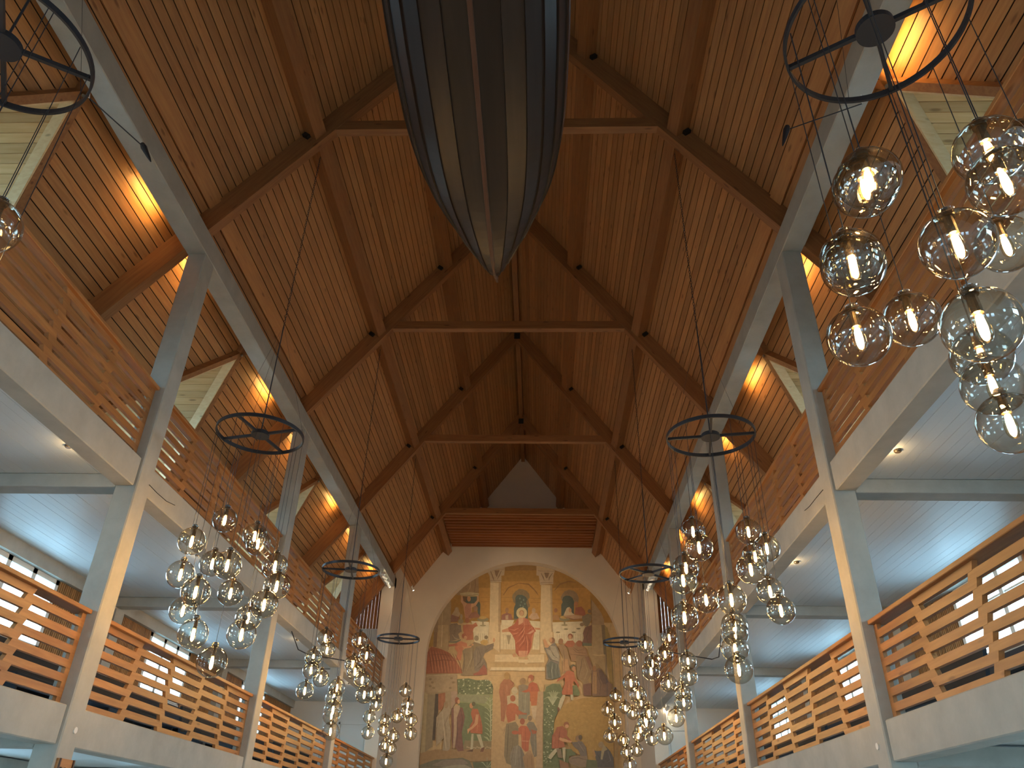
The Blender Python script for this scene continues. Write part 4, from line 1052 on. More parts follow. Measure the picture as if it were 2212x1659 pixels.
('8e6a30',520,701,516,661,517,661,522,701),
('c9a45c',415,651,416,621,418,621,416,651),
('9b7a4c',717,735,745,735,736,498,709,498),
('b2603f',288,1093,296,1110,350,1152,365,1173,391,1177,423,1167,436,1116,464,1069,457,1055,422,1102,410,1075,412,1000,330,999,327,1019,353,1084,350,1125,299,1097),
('4c4a34',438,1209,434,1200,423,1194,409,1194,399,1199,395,1208,399,1218,410,1223,424,1224,434,1218),
('b8805a',439,1192,436,1180,428,1173,418,1173,411,1180,408,1191,411,1202,419,1210,429,1210,436,1203),
('7a3826',370,1077,365,1006,367,1006,372,1077),
('7a3826',395,1078,401,1007,403,1007,397,1078),
('d69070',384,1074,380,1007,381,1006,386,1074),
('bfb494',334,996,355,997,340,950,311,883,297,913,312,963),
('bfb494',395,1001,416,998,415,961,397,961),
('7a4a34',290,906,304,906,311,890,297,870),
('a5583e',246,619,250,707,275,740,285,766,331,776,365,741,361,709,396,672,378,662,351,696,330,690,346,633,291,619),
('9c5c3c',380,787,376,775,365,767,352,767,342,774,338,786,342,798,353,805,366,805,376,798),
('cf9a70',377,774,374,765,367,760,358,760,350,765,348,773,351,782,358,787,367,787,374,782),
('cf9a70',309,696,361,681,399,672,392,659,330,667,295,683),
('6c2f22',309,753,300,689,294,626,295,626,304,689,311,753),
('d08c70',263,701,259,625,261,625,265,701),
('c0b594',274,619,301,620,266,575,239,544,218,556,239,587),
('c0b594',326,626,350,627,349,571,341,521,328,564),
('86765f',281,616,315,617,328,555,294,557),
('6c625c',395,665,434,666,448,673,475,670,505,630,513,549,472,548,446,610,412,634),
('8b6a50',470,692,465,680,454,672,441,672,430,679,426,691,431,704,442,712,455,712,466,704),
('4f4438',476,699,473,688,466,682,457,681,451,688,448,698,451,709,458,715,467,715,474,709),
('8a7460',369,546,394,568,507,574,513,549,494,494,410,510,376,522),
('5a4438',393,552,445,558,506,545,507,547,445,562,393,554),
('a4927c',446,660,486,604,488,605,448,661),
('4e4f56',563,612,584,606,618,610,654,639,683,608,705,565,706,498,580,495,575,550),
('a08a6c',637,651,633,638,622,630,609,630,599,637,596,650,600,663,611,671,624,672,634,664),
('a39474',637,654,663,620,639,607,623,551,609,551,618,613),
('2e3036',582,590,607,551,581,545,582,543,611,551,584,591),
('80818a',665,607,682,546,649,527,649,526,686,546,667,608),
('b58a5c',550,621,563,618,576,575,562,562),
('5a6448',506,549,581,544,586,495,498,494),
('8c6248',301,545,369,521,375,491,307,490)]
# ================================================================ SETTING
tag(MB().box(-XW, XW, YB, 32, -1.7, -1.6).obj('floor', FLOORM), 'grey stone floor of the nave', kind='structure')

# outer walls with window openings in the lower gallery (and unseen ones added at ground level for daylight)
WINY = [6.17 + 6.0 * k for k in range(-2, 4)]          # window centres
GAL_W = [(c - 1.1, c + 1.1, 2.66, 3.86) for c in WINY]
ADDED_GRD_W = [(c - 1.1, c + 1.1, -.5, .6) for c in WINY]
def wall_with_holes(y0, y1, z0, z1, holes, x0, x1):
    mb = MB(); ys = sorted({y0, y1} | {h[0] for h in holes} | {h[1] for h in holes}); zs = sorted({z0, z1} | {h[2] for h in holes} | {h[3] for h in holes})
    for a, b in zip(ys, ys[1:]):
        run = None
        for c, d in zip(zs, zs[1:]):
            my, mz = (a + b) / 2, (c + d) / 2
            if any(h[0] < my < h[1] and h[2] < mz < h[3] for h in holes): run = None; continue
            if run is not None: mb.v[run + 4:run + 8] = [(p[0], p[1], d) for p in mb.v[run + 4:run + 8]]
            else: run = len(mb.v); mb.box(x0, x1, a, b, c, d)
    return mb
def window(n, x, s, c, z0, z1, label):
    """three-light window with a transom and glass, set in the wall at x"""
    w_ = tag(link('window_%d' % n, None), label, kind='structure')
    fr = MB(); a, b = c - 1.1, c + 1.1
    for (p, q, g, h) in ((a, b, z0, z0 + .07), (a, b, z1 - .08, z1), (a, a + .09, z0, z1), (b - .09, b, z0, z1), (c - .41, c - .30, z0, z1), (c + .30, c + .41, z0, z1)):
        fr.box(x - s * .02, x + s * .04, p, q, g, h)
    fr.obj('window_frame', WHITE2, w_)
    for i, (p, q) in enumerate(((a + .09, c - .41), (c - .30, c + .30), (c + .41, b - .09))):
        MB().box(x + s * .01, x + s * .03, p, q, z1 - .42, z1 - .39).obj('glazing_bar', WHITE2, w_)
        MB().box(x + s * .015, x + s * .02, p, q, z0 + .07, z1 - .08).obj('pane', PANE, w_)
    portal('daylight_portal', (x + s * .12, c, (z0 + z1) / 2 + H), (0, math.radians(90 * s), 0), z1 - z0, 2.2)
nwin = 0
for side, s in SIDES:
    x0, x1 = s * XW, s * (XW + .10)
    tag(wall_with_holes(YB, YX, -1.6, 4.32, GAL_W + ADDED_GRD_W, x0, x1).obj('wall_%s' % side, WHITE2), 'white outer wall behind the %s galleries' % side, kind='structure')
    for k, (a, b, z0, z1) in enumerate(GAL_W):
        nwin += 1
        if k < 1: where = 'far behind the viewer'
        else: where = ['behind the viewer', 'beside the nearest gallery bay', 'in the second gallery bay', 'in the third gallery bay', 'in the farthest gallery bay'][k - 1]
        window(nwin, x0, s, (a + b) / 2, z0, z1, 'white three-light window in the %s wall, %s' % (side, where))
    for k, (a, b, z0, z1) in enumerate(ADDED_GRD_W):
        nwin += 1
        window(nwin, x0, s, (a + b) / 2, z0, z1, 'unseen ground-floor window added for daylight in the %s aisle wall, %s' % (side, ['far behind the viewer', 'behind the viewer', 'first', 'second', 'third', 'fourth'][k]))
    # timber cladding between the windows, ribbed
    cl = tag(link('wall_%s_cladding' % side, None), 'brown ribbed timber cladding between windows of the %s lower gallery' % side, kind='structure')
    for k in range(1, 6):
        a = WINY[k] + 1.12; b = WINY[k + 1] - 1.12 if k < 5 else YX
        for ya, yb in ((a, CY[k - 1] - .16), (CY[k - 1] + .18, b)) if k < 5 else ((a, b),):
            n_ = 0; y = ya
            mb = MB(); mb.box(x0 - s * .01, x0, ya, max(yb, ya), 2.5, 3.86)
            while y < yb - .03 and n_ < 60:
                mb.box(x0 - s * .03, x0 - s * .01, y, y + .045, 2.5, 3.86); y += .062; n_ += 1
            if n_: tag(mb.obj('cladding_battens', WCLAD, cl), kind='stuff')
    mb = MB()
    mb.box(x0, x0 - s * .13, YB, YX, 3.86, 4.09).box(x0, x0 - s * .13, YB, YX, .8, 1.0)
    tag(mb.obj('trim_%d' % (1 + (s > 0)), CONC), 'grey wall beam above the %s gallery windows' % side, kind='structure')
    pl = tag(link('trim_%d' % (3 + (s > 0)), None), 'grey wall pilasters between the %s gallery windows' % side, kind='structure')
    for k in range(4): MB().box(x0, x0 - s * .18, CY[k] - .16, CY[k] + .18, 1.24, 3.86).obj('pilaster', CONC, pl)

# gallery floors with painted board ceilings
for side, s in SIDES:
    for lv, (zc, zf, nm) in enumerate(((4.09, 4.3, 'upper'), (1.0, 1.24, 'lower'))):
        root = tag(link('ceiling', None), 'pale painted board ceiling beneath the %s %s gallery' % (nm, side), kind='structure')
        MB().box(s * 4.78, s * XW, YB, YX, zc + .02, zf).obj('slab', CEIL, root)
        n_ = 22; wd = (XW - 4.78) / n_
        if lv == 0:
            for k in range(5):
                me = None
                ya, yb = (-2.7 if k == 0 else CY[k - 1] + .17), CY[k] - .17
                if k == 4: yb = YX
                for i in range(n_):
                    xa = 4.78 + i * wd; g = .0018
                    MB().box(s * (xa + g), s * (xa + wd - g), ya, yb, zc + random.uniform(-.0015, .0015), zc + .02).obj('board', CEIL, root)

# cross walls closing the aisles, and doors in them
for side, s in SIDES:
    tag(MB().box(s * 4.95, s * XW, YX, YX + .2, -1.6, 4.3).obj('wall_%s_end' % side, WHITE2), 'white end wall closing the %s lower gallery' % side, kind='structure')
    d = tag(link('door_%d' % (1 + (s > 0)), None), 'flush white door in the end wall of the %s lower gallery' % side, kind='structure')
    MB().box(s * 5.15, s * 6.0, YX - .03, YX, 1.3, 3.35).obj('door_leaf', WHITE2, d, bevel=.004)
    fr = MB().box(s * 5.07, s * 5.13, YX - .05, YX, 1.3, 3.43).box(s * 6.02, s * 6.08, YX - .05, YX, 1.3, 3.43).box(s * 5.07, s * 6.08, YX - .05, YX, 3.37, 3.43)
    fr.obj('door_frame', WHITE2, d)
    MB().tube([(s * 5.9, YX - .03, 2.3), (s * 5.9, YX - .08, 2.3), (s * 5.8, YX - .08, 2.3)], .01, 6).obj('handle', STEEL, d)
    # upper gable: vertical orange boards
    gw = tag(link('wall_%s_gable' % side, None), 'orange vertical timber boarding closing the %s upper gallery' % side, kind='structure')
    x = 4.95
    while x < 7.6:
        zt = AP - SL * (x + .06); 
        MB().box(s * (x + .003), s * (x + .117), YX, YX + .03, 4.3, zt + .1).obj('board', WORG, gw); x += .12
    tag(MB().box(s * 5.0, s * 5.72, YX - .36, YX - .005, 4.3, 6.5).obj('cabinet', WHITE2, bevel=.01), 'white boxed-in cupboard against the orange boarding, %s upper gallery' % side, 'cabinet')
    # pier between aisle and chancel
    tag(MB().box(s * 4.5, s * 4.95, 27.28, YE, -1.6, 8.9).obj('wall_%s_pier' % side, WHITE), 'cream plastered pier between %s gallery end and chancel wall' % side, kind='structure')

# chancel wall with arched recess
ACX, ACZ, AR = .155, 6.25, 3.89
def chancel():
    # wall face built as strips around the arch
    n = 48; arc = [(ACX + AR * math.cos(math.pi * i / n), ACZ + AR * math.sin(math.pi * i / n)) for i in range(n + 1)]
    outer = []
    for (x, z) in arc:       # roof profile above each arc point
        outer.append((x, AP + .05 - SL * abs(x)))
    mb = MB()
    for i in range(n):
        a, b, c, d = arc[i], arc[i + 1], outer[i + 1], outer[i]
        mb.prism([(a[0], YE, a[1]), (b[0], YE, b[1]), (c[0], YE, c[1]), (d[0], YE, d[1])], [(p[0], YE + .5, p[1]) for p in (a, b, c, d)])
    for sg, xe in ((1, ACX + AR), (-1, ACX - AR)):
        xo = sg * 5.0
        mb.prism([(xe, YE, ACZ), (xo, YE, ACZ), (xo, YE, AP + .05 - SL * 5.0), (xe, YE, AP + .05 - SL * abs(xe))], [(xe, YE + .5, ACZ), (xo, YE + .5, ACZ), (xo, YE + .5, AP + .05 - SL * 5.0), (xe, YE + .5, AP + .05 - SL * abs(xe))])
        mb.box(xe, xo, YE, YE + .5, -1.6, ACZ)
    return mb
tag(chancel().obj('wall_front', WHITE), 'cream plastered chancel wall with a tall round-arched recess', kind='structure')

# west wall behind the viewer, with three tall windows
ww = [(-3.4, -1.8, -.4, 1.6), (-.8, .8, -.4, 1.6), (1.8, 3.4, -.4, 1.6)]
mb = wall_with_holes(-XW, XW, -1.6, 15, ww, YB, YB - .3)
mb.v = [(p[1], p[0], p[2]) for p in mb.v]
tag(mb.obj('wall_back', WHITE2), 'white west wall with three tall windows behind the viewer', kind='structure')
for i, (a, b, z0, z1) in enumerate(ww):
    w_ = tag(link('window_%d' % (nwin + 1 + i), None), 'tall %s west window behind the viewer' % ('left', 'middle', 'right')[i], kind='structure')
    fm = MB()
    nx = 3; nz = 8
    for k in range(nx + 1): xx = a + (b - a) * k / nx; fm.box(xx - .025, xx + .025, YB - .1, YB - .04, z0, z1)
    for k in range(nz + 1): zz = z0 + (z1 - z0) * k / nz; fm.box(a, b, YB - .1, YB - .04, zz - .025, zz + .025)
    fm.obj('window_frame', WHITE2, w_); MB().box(a, b, YB - .075, YB - .07, z0, z1).obj('pane', PANE, w_)
    portal('daylight_portal', ((a + b) / 2, YB - .12, (z0 + z1) / 2 + H), (math.radians(90), 0, 0), b - a, z1 - z0)

# ================================================================ ROOF
DORM = [6.2 + 6 * k for k in range(-1, 4)]      # dormer centres
DX = 5.12                                        # dormer apex
def rp(s, u_, y, n_=0.0):
    """point on the slope: u down from the ridge, n inwards"""
    return (s * (CO * u_ - SI * n_ * 1.0), y, AP - SI * u_ - CO * n_)
def strip(mb, s, u0, u1, y0, y1, th, off, dorm=None):
    def seg(a0, a1, b0, b1):   # y range at u0: a0..a1, at u1: b0..b1
        A = [rp(s, u0, a0, off), rp(s, u0, a1, off), rp(s, u1, b1, off), rp(s, u1, b0, off)]
        B = [rp(s, u0, a0, off + th), rp(s, u0, a1, off + th), rp(s, u1, b1, off + th), rp(s, u1, b0, off + th)]
        mb.prism(A, B)
    h0 = max(0, .9 * (CO * u0 - DX)); h1 = max(0, .9 * (CO * u1 - DX))
    if dorm is None or h1 <= 0: seg(y0, y1, y0, y1); return 1
    seg(y0, dorm - h0, y0, dorm - h1); seg(dorm + h0, y1, dorm + h1, y1); return 2
UMAX = 13.2; PITCH = .15; NB = int(UMAX / PITCH)
bays = [(YB, 3.05, None), (3.05, 9.05, 6.2), (9.05, 15.05, 12.2), (15.05, 21.05, 18.2), (21.05, 27.05, 24.2), (27.05, YE + .05, None)]
BL = ['strip of board roof behind the viewer', 'nearest bay of board roof', 'second bay of board roof', 'third bay of board roof', 'fourth bay of board roof', 'short last bay of board roof by the chancel wall']
shared = {}
for side, s in SIDES:
    for bi, (y0, y1, dc) in enumerate(bays):
        root = tag(link('ceiling', None), 'reddish brown pine %s, %s slope' % (BL[bi], side), kind='structure')
        back = MB()
        for i in range(NB):
            u0 = i * PITCH + (.02 if i else 0)
            ye = YX + .1 if bi == 5 and CO * i * PITCH > 4.9 else y1
            strip(back, s, i * PITCH, (i + 1) * PITCH, y0, ye, .02, -.03, dc)
        tag(back.obj('light_block_backing', DARK, root), kind='stuff')  # dark backing sheet added behind the boards to block light
        far = MB()
        for i in range(NB):
            u0 = i * PITCH + .0075; u1 = (i + 1) * PITCH - .0075
            ye = YX + .1 if bi == 5 and CO * u0 > 4.9 else y1
            if bi in (1, 2):
                if CO * u1 <= DX:
                    key = (s, bi)
                    if key not in shared:
                        m_ = MB(); strip(m_, s, 0, u1 - u0, 0, y1 - y0, .012, 0); m_.v = [(p[0], p[1], p[2] - AP) for p in m_.v]
                        shared[key] = m_.mesh('board', WB)
                    q = rp(s, u0, y0, random.uniform(-.001, .002)); link('board', shared[key], root, q)
                else:
                    for part in (0, 1):
                        m_ = MB(); strip(m_, s, u0, u1, y0, y1, .012, random.uniform(-.001, .002), dc)
                        m_.v = m_.v[8 * part:8 * part + 8]; m_.f = [q for q in m_.f if max(q) < 8]
                        if m_.v: m_.obj('board', WB, root)
            else: strip(far, s, u0, u1, y0, ye, .012, random.uniform(-.001, .002), dc)
        if far.v: tag(far.obj('boards', WB, root), kind='stuff')
    # flat strip against the wall plate
    tag(MB().prism([rp(s, 7.57, YB, .01), rp(s, 7.80, YB, .01), rp(s, 7.80, YB, .06), rp(s, 7.57, YB, .06)], [rp(s, 7.57, YE, .01), rp(s, 7.80, YE, .01), rp(s, 7.80, YE, .06), rp(s, 7.57, YE, .06)]).obj('trim_%d' % (5 + (s > 0)), WB), 'flat pine strip along the top of the %s grey wall plate' % side, kind='structure')

# dormers
for side, s in SIDES:
    for di, dc in enumerate(DORM):
        root = tag(link('ceiling', None), 'pale pine dormer in the %s slope, %s' % (side, ['behind the viewer', 'nearest bay', 'second bay', 'third bay', 'fourth bay'][di]), kind='structure')
        zr = AP - SL * DX; sd = SL / .9
        L_ = math.sqrt(1 + sd * sd)
        hmax = .9 * (XW - DX)
        for fs in (1, -1):
            nb_ = int(hmax * L_ / .13); mb = MB(); bk = MB()
            for i in range(nb_ + 1):
                a = i * .13 / L_; b = min(hmax, (i + 1) * .13 / L_)
                if b <= a: continue
                def P(h, x, o=0): return (s * x, dc + fs * h, zr - sd * h + o)
                xa, xb = DX + a / .9, DX + b / .9
                g = .0025
                A = [P(a + g, xa), P(a + g, XW + .02), P(b - g, XW + .02), P(b - g, xb)]
                m_ = MB().prism(A, [(p[0], p[1], p[2] + .02) for p in A])
                if di in (1, 2) and fs == 1: m_.obj('board', WDX, root)
                else: mb.poly(m_.v, m_.f)
            A = [P(0, DX, .05), P(0, XW + .1, .05), P(hmax, XW + .1, .05), P(hmax, XW, .05)]
            bk.prism(A, [(p[0], p[1], p[2] + .03) for p in A])
            if mb.v: tag(mb.obj('boards', WDX, root), kind='stuff')
            bk.obj('light_block_backing', DARK, root)  # same dark light-blocking sheet, added above the dormer boards
            # valley rafter: brown timber with an added pale board as its paler side towards the dormer
            v0 = Vector((s * DX, dc, zr)); v1 = Vector((s * (XW - .05), dc + fs * .9 * (XW - .05 - DX), AP - SL * (XW - .05)))
            d = (v1 - v0).normalized(); nin = Vector((-s * SI, 0, -CO)); t_ = d.cross(nin).normalized()
            if t_.y * fs > 0: t_ = -t_
            def bar(w0, w1, n0, n1, m, name, e0=-.22):
                q0 = v0 + d * e0
                A = [q0 + t_ * w0 + nin * n0, q0 + t_ * w1 + nin * n0, q0 + t_ * w1 + nin * n1, q0 + t_ * w0 + nin * n1]
                B = [p + (v1 - q0) for p in A]
                return MB().prism(A, B).obj(name, m, root)
            bar(-.05, .06, -.01, .13, WBX, 'valley_rafter')
            bar(.06, .085, -.06, .125, WDR, 'pale_side_board', .12)
            bc = v0 + d * .02 + nin * .135
            MB().tube([bc, bc + nin * .018], .022, 8).obj('bolt', STEEL, root)
        # gable wall with a window
        gb = MB(); zb = 4.3; wz0, wz1, wy = 5.3, 6.7, .75
        def tri(ya, yb, za, zb2): gb.box(s * (XW + .02), s * (XW + .12), ya, yb, za, zb2)
        gb.box(s * (XW + .02), s * (XW + .12), dc - 2.6, dc - wy, zb, zr + .1); gb.box(s * (XW + .02), s * (XW + .12), dc + wy, dc + 2.6, zb, zr + .1)
        gb.box(s * (XW + .02), s * (XW + .12), dc - wy, dc + wy, zb, wz0); gb.box(s * (XW + .02), s * (XW + .12), dc - wy, dc + wy, wz1, zr + .1)
        gb.obj('gable_panel', WDX, root)
        fw = MB()
        for yy in (-wy, -.03, wy - .06): fw.box(s * XW, s * (XW + .06), dc + yy, dc + yy + .06, wz0, wz1)
        for zz in (wz0, 5.97, wz1 - .06): fw.box(s * XW, s * (XW + .06), dc - wy, dc + wy, zz, zz + .06)
        fw.obj('window_frame', WHITE2, root); MB().box(s * (XW + .04), s * (XW + .045), dc - wy, dc + wy, wz0, wz1).obj('pane', PANE, root)
        portal('daylight_portal', (s * (XW + .15), dc, (wz0 + wz1) / 2 + H), (0, math.radians(90 * s), 0), wz1 - wz0, 1.5)

# trusses
for ti, y in enumerate(TY):
    t = thing('roof_truss', ['pine roof truss overhead, above the viewer', 'nearest pine roof truss, crossed by the hanging boat', 'second pine roof truss, just beyond the tip of the boat', 'third pine roof truss from the viewer', 'farthest pine roof truss, its tie beam at the louvred ceiling'][ti], 'truss', (0, y, 0))
    for s in (-1, 1):
        # rafter outline in x,z : bottom line z = 14.41 - SL|x|
        xo = 7.3 if ti < 4 else 7.0
        za = 14.41
        pts = [(0, za), (s * xo, za - SL * xo), (s * xo, AP - SL * xo - .02), (0, AP - .02)]
        # local frame: x along the rafter, so the grain follows it
        ang = math.atan2(SL, 1) 
        o = MB()
        def loc(p):
            x, z = p[0], p[1] - AP
            c_, s_ = math.cos(ang), math.sin(ang)
            ax = s * x * c_ - z * s_; az = s * x * s_ + z * c_
            return (ax, 0, az)
        A = [loc(p) for p in pts]; B = [(q[0], .16, q[2]) for q in A]
        ro = o.prism(A, B).obj('rafter', WBX, t, loc=(0, 0, AP))
        # rotate back: local x axis = down the slope
        m_ = Matrix(((s * math.cos(ang), 0, s * math.sin(ang)), (0, 1, 0), (-math.sin(ang), 0, math.cos(ang))))
        ro.data.transform(Matrix.Identity(4)); ro.rotation_mode = 'QUATERNION'
        if s > 0: ro.rotation_quaternion = m_.to_quaternion()
        else:
            # mirrored side: turn the mesh about z instead of reflecting it
            for v in ro.data.vertices: v.co.y = .16 - v.co.y
            m2 = Matrix.Rotation(math.pi, 3, 'Z') @ Matrix(((math.cos(ang), 0, math.sin(ang)), (0, 1, 0), (-math.sin(ang), 0, math.cos(ang))))
            ro.rotation_quaternion = m2.to_quaternion(); ro.location = (0, .16, AP)
    xk = (14.41 - 10.62) / SL + .02
    MB().prism([(-xk, .005, 10.62), (xk, .005, 10.62), (xk - .16, .005, 10.84), (-xk + .16, .005, 10.84)], [(-xk, .155, 10.62), (xk, .155, 10.62), (xk - .16, .155, 10.84), (-xk + .16, .155, 10.84)]).obj('tie_beam', WBX, t)

# purlins and ridge beam, cut at each truss, with iron shoes
PUR = [('lower', 5.37, 5.62, .30), ('upper', 2.82, 3.07, .27)]
def purseg(s, u0, u1, d, y0, y1):
    return MB().prism([rp(s, u0, y0, 0.016), rp(s, u1, y0, 0.016), rp(s, u1, y0, d), rp(s, u0, y0, d)], [rp(s, u0, y1, 0.016), rp(s, u1, y1, 0.016), rp(s, u1, y1, d), rp(s, u0, y1, d)])
spans = [(YB, TY[0])] + [(TY[i] + .16, TY[i + 1]) for i in range(4)] + [(TY[4] + .16, YE)]
for side, s in SIDES:
    for nm, u0, u1, d in PUR:
        t = thing('purlin', '%s purlin of dark pine under the %s roof slope' % (nm, side), 'beam')
        for k, (a, b) in enumerate(spans):
            purseg(s, u0, u1, d, a, b).obj('timber', WBY, t)
            if 0 < k < 5:
                y = b; MB().prism([rp(s, u1, y - .06, .05), rp(s, u1 + .08, y - .06, .05), rp(s, u1 + .08, y - .06, .17), rp(s, u1, y - .06, .17)], [rp(s, u1, y, .05), rp(s, u1 + .08, y, .05), rp(s, u1 + .08, y, .17), rp(s, u1, y, .17)]).obj('iron_shoe', IRON, t)
t = thing('ridge_beam', 'pine ridge beam along the peak of the roof', 'beam')
for k, (a, b) in enumerate(spans): MB().box(-.08, .08, a, b, 14.74, AP - .1).obj('timber', WBY, t)
for y in TY[1:]: MB().box(-.10, .10, y - .015, y, 14.45, 14.68).obj('iron_plate', IRON, t)

# louvred panel between the last tie beam and the chancel wall
t = thing('louvre_panel', 'louvred pine ceiling panel between last truss and chancel wall', 'louvre')
ys = 27.2
for i in range(12):
    y = ys + i * (YE - 27.2) / 12
    MB().box(-2.94, 2.94, y, y + .09, 10.60 + .007 * i, 10.74 + .007 * i).obj('slat', WLOUV, t)

# ================================================================ CONCRETE FRAME
for side, s in SIDES:
    tag(MB().box(s * 4.5, s * 4.82, YB, 27.6, 7.9, 8.27).obj('wall_plate_beam', CONC, bevel=.012), 'long grey wall-plate beam carrying the %s roof slope' % side, 'beam')
    for k, y in enumerate(CY):
        if k == 4: continue
        t = tag(MB().box(s * 4.5, s * 4.79, y - .17, y + .17, -1.6, 7.9).obj('column', CONC, bevel=.014), 'grey concrete column, %s side, %s' % (side, ['beside the viewer', 'nearest in view', 'second along the nave', 'third along the nave'][k]), 'column')
        MB().tube([(s * 4.5, y + .05, 1.0), (s * 4.485, y + .05, 1.0)], .035, 12).obj('cover_plate', WHITE2, t)
        for lv, (z0, z1) in (('upper', (3.9, 4.09)), ('lower', (.8, 1.0))):
            tag(MB().box(s * 4.79, s * (XW - .13), y - .17, y + .09, z0, z1).obj('cross_beam', CONC, bevel=.008), 'grey cross beam under the %s %s gallery at the %s column' % (side, lv, ['overhead', 'nearest', 'second', 'third'][k]), 'beam')
    for lv, (z0, z1) in (('upper', (3.92, 4.32)), ('lower', (.83, 1.24))):
        for k in range(4):
            a = CY[k] + .17; b = CY[k + 1] - .17
            tag(MB().box(s * 4.54, s * 4.80, a, b, z0, z1).obj('gallery_beam', CONC, bevel=.012), 'grey edge beam of the %s %s gallery, %s' % (side, lv, BAYN[k]), 'beam')

# ================================================================ RAILINGS
def plank(mb, s, ya, yb, z0, z1, up, xa, xb, t0=.045):
    """trapezoid board: wide edge at the top if up"""
    da, db = (0, t0) if up else (t0, 0)      # da: inset at top, db: inset at bottom
    A = [(s * xa, ya + db, z0), (s * xa, yb - db, z0), (s * xa, yb - da, z1), (s * xa, ya + da, z1)]
    mb.prism(A, [(s * xb, p[1], p[2]) for p in A])
for side, s in SIDES:
    for lv, (zb, zt) in (('lower', (1.24, 2.25)), ('upper', (4.33, 5.37))):
        for k in range(4):
            a = CY[k] + .17; b = CY[k + 1] - .17
            if k == 3: b = 27.28
            t = thing('railing', 'orange pine slatted railing of the %s %s gallery, %s' % (side, lv, BAYN[k]), 'railing', (0, 0, 0), 'slatted gallery railings')
            MB().box(s * 4.58, s * 4.80, a, b, zt, zt + .05).obj('handrail', WRAIL, t, bevel=.006)
            p = (zt - zb) / 6.5; w_ = (b - a) / 5
            for j in range(5):
                A = (j + k) % 2 == 0
                ya = a + j * w_ - (.085 if j else 0); yb = a + (j + 1) * w_ + (.085 if j < 4 else 0)
                rows = [(zt - (i + 1) * p, zt - (i + .5) * p) for i in range(6)] if A else [(zt - (i + .5) * p, zt - i * p) for i in range(7)]
                xa, xb = (4.64, 4.69) if A else (4.637, 4.687)
                for (z0, z1) in rows:
                    m_ = MB(); plank(m_, s, ya - (0.0), yb, z0 - .002, z1 + .004, not A, xa, xb)
                    if j in (0, 4):   # square end at the column
                        yy = a if j == 0 else b
                        m_.v = [(v[0], yy if abs(v[1] - yy) < .05 else v[1], v[2]) for v in m_.v]
                    m_.obj('slat', WRAIL, t)
                if j in (0, 4):
                    other = [(zt - (i + .5) * p, zt - i * p) for i in range(7)] if A else [(zt - (i + 1) * p, zt - (i + .5) * p) for i in range(6)]
                    y0 = a if j == 0 else b - .09
                    for (z0, z1) in other: MB().box(s * 4.64, s * 4.687, y0, y0 + .09, z0 + .003, z1 - .003).obj('end_block', WRAIL, t)

# dark pews behind the lower railings
for side, s in SIDES:
    for k in range(4):
        a, b = CY[k] + .5, CY[k + 1] - .6
        for row, (x, zs) in enumerate(((5.7, 1.24), (7.1, 1.62))):
            t = thing('bench', 'dark blue upholstered bench in the %s gallery, %s, %s row' % (side, BAYN[k], ('front', 'wall')[row]), 'bench', (0, 0, 0))
            MB().box(s * x, s * (x + .42), a, b, zs + .40, zs + .47).obj('seat', SEAT, t, bevel=.015)
            MB().prism([(s * (x + .40), a, zs + .45), (s * (x + .45), a, zs + .45), (s * (x + .52), a, zs + .92), (s * (x + .47), a, zs + .92)], [(s * (x + .40), b, zs + .45), (s * (x + .45), b, zs + .45), (s * (x + .52), b, zs + .92), (s * (x + .47), b, zs + .92)]).obj('backrest', SEAT, t)
            for yy in (a + .1, (a + b) / 2, b - .14): MB().box(s * (x + .03), s * (x + .40), yy, yy + .04, zs, zs + .40).obj('leg', SEAT, t)
    tag(MB().box(s * 6.7, s * (XW - .01), CY[0], YX, 1.24, 1.62).obj('floor', FLOORM), 'raised floor step along the wall of the %s gallery' % side, kind='structure')
    tag(MB().box(s * (XW - .05), s * XW, CY[0], YX, 1.62, 2.6).obj('baseboard_%s' % side, SEAT), 'dark dado panel under the %s gallery windows' % side, kind='structure')

# ================================================================ FRESCO
tag(MB().box(-4.0, 4.3, 31.62, 31.8, -1.6, 10.6).obj('wall_fresco_back', WHITE), 'plaster back of the arched recess', kind='structure')
def fresco():
    bm = bmesh.new(); cl = bm.loops.layers.float_color.new('paint')
    for i, it in enumerate(FRESCO):
        c0 = srgb(it[0]); c = tuple(v * .8 + g * .2 for v, g in zip(c0, (.50, .42, .32, 1))); y = 31.615 - i * .00012
        vs = [bm.verts.new((it[k] / 200, y, it[k + 1] / 200)) for k in range(1, len(it), 2)]
        try: fa = bm.faces.new(vs)
        except ValueError: continue
        fa.normal_update()
        if fa.normal.y > 0: fa.normal_flip()
        for l in fa.loops: l[cl] = c
    bmesh.ops.triangulate(bm, faces=bm.faces[:], ngon_method='EAR_CLIP')
    me = bpy.data.meshes.new('fresco'); bm.to_mesh(me); bm.free()
    m, n, b = mat('fresco_paint'); at = N(n, 'ShaderNodeVertexColor', layer_name='paint')
    tc = N(n, 'ShaderNodeTexCoord'); no = N(n, 'ShaderNodeTexNoise'); no.inputs['Scale'].default_value = 9; no.inputs['Detail'].default_value = 6
    n.links.new(tc.outputs['Object'], no.inputs['Vector'])
    mr = N(n, 'ShaderNodeMapRange'); mr.inputs[1].default_value = .3; mr.inputs[2].default_value = .7; mr.inputs[3].default_value = .93; mr.inputs[4].default_value = 1.1; n.links.new(no.outputs['Fac'], mr.inputs[0])
    sc = N(n, 'ShaderNodeVectorMath', operation='SCALE'); n.links.new(at.outputs[0], sc.inputs[0]); n.links.new(mr.outputs[0], sc.inputs['Scale'])
    n.links.new(sc.outputs[0], b.inputs['Base Color']); b.inputs['Roughness'].default_value = .9
    me.materials.append(m); return link('fresco', me)
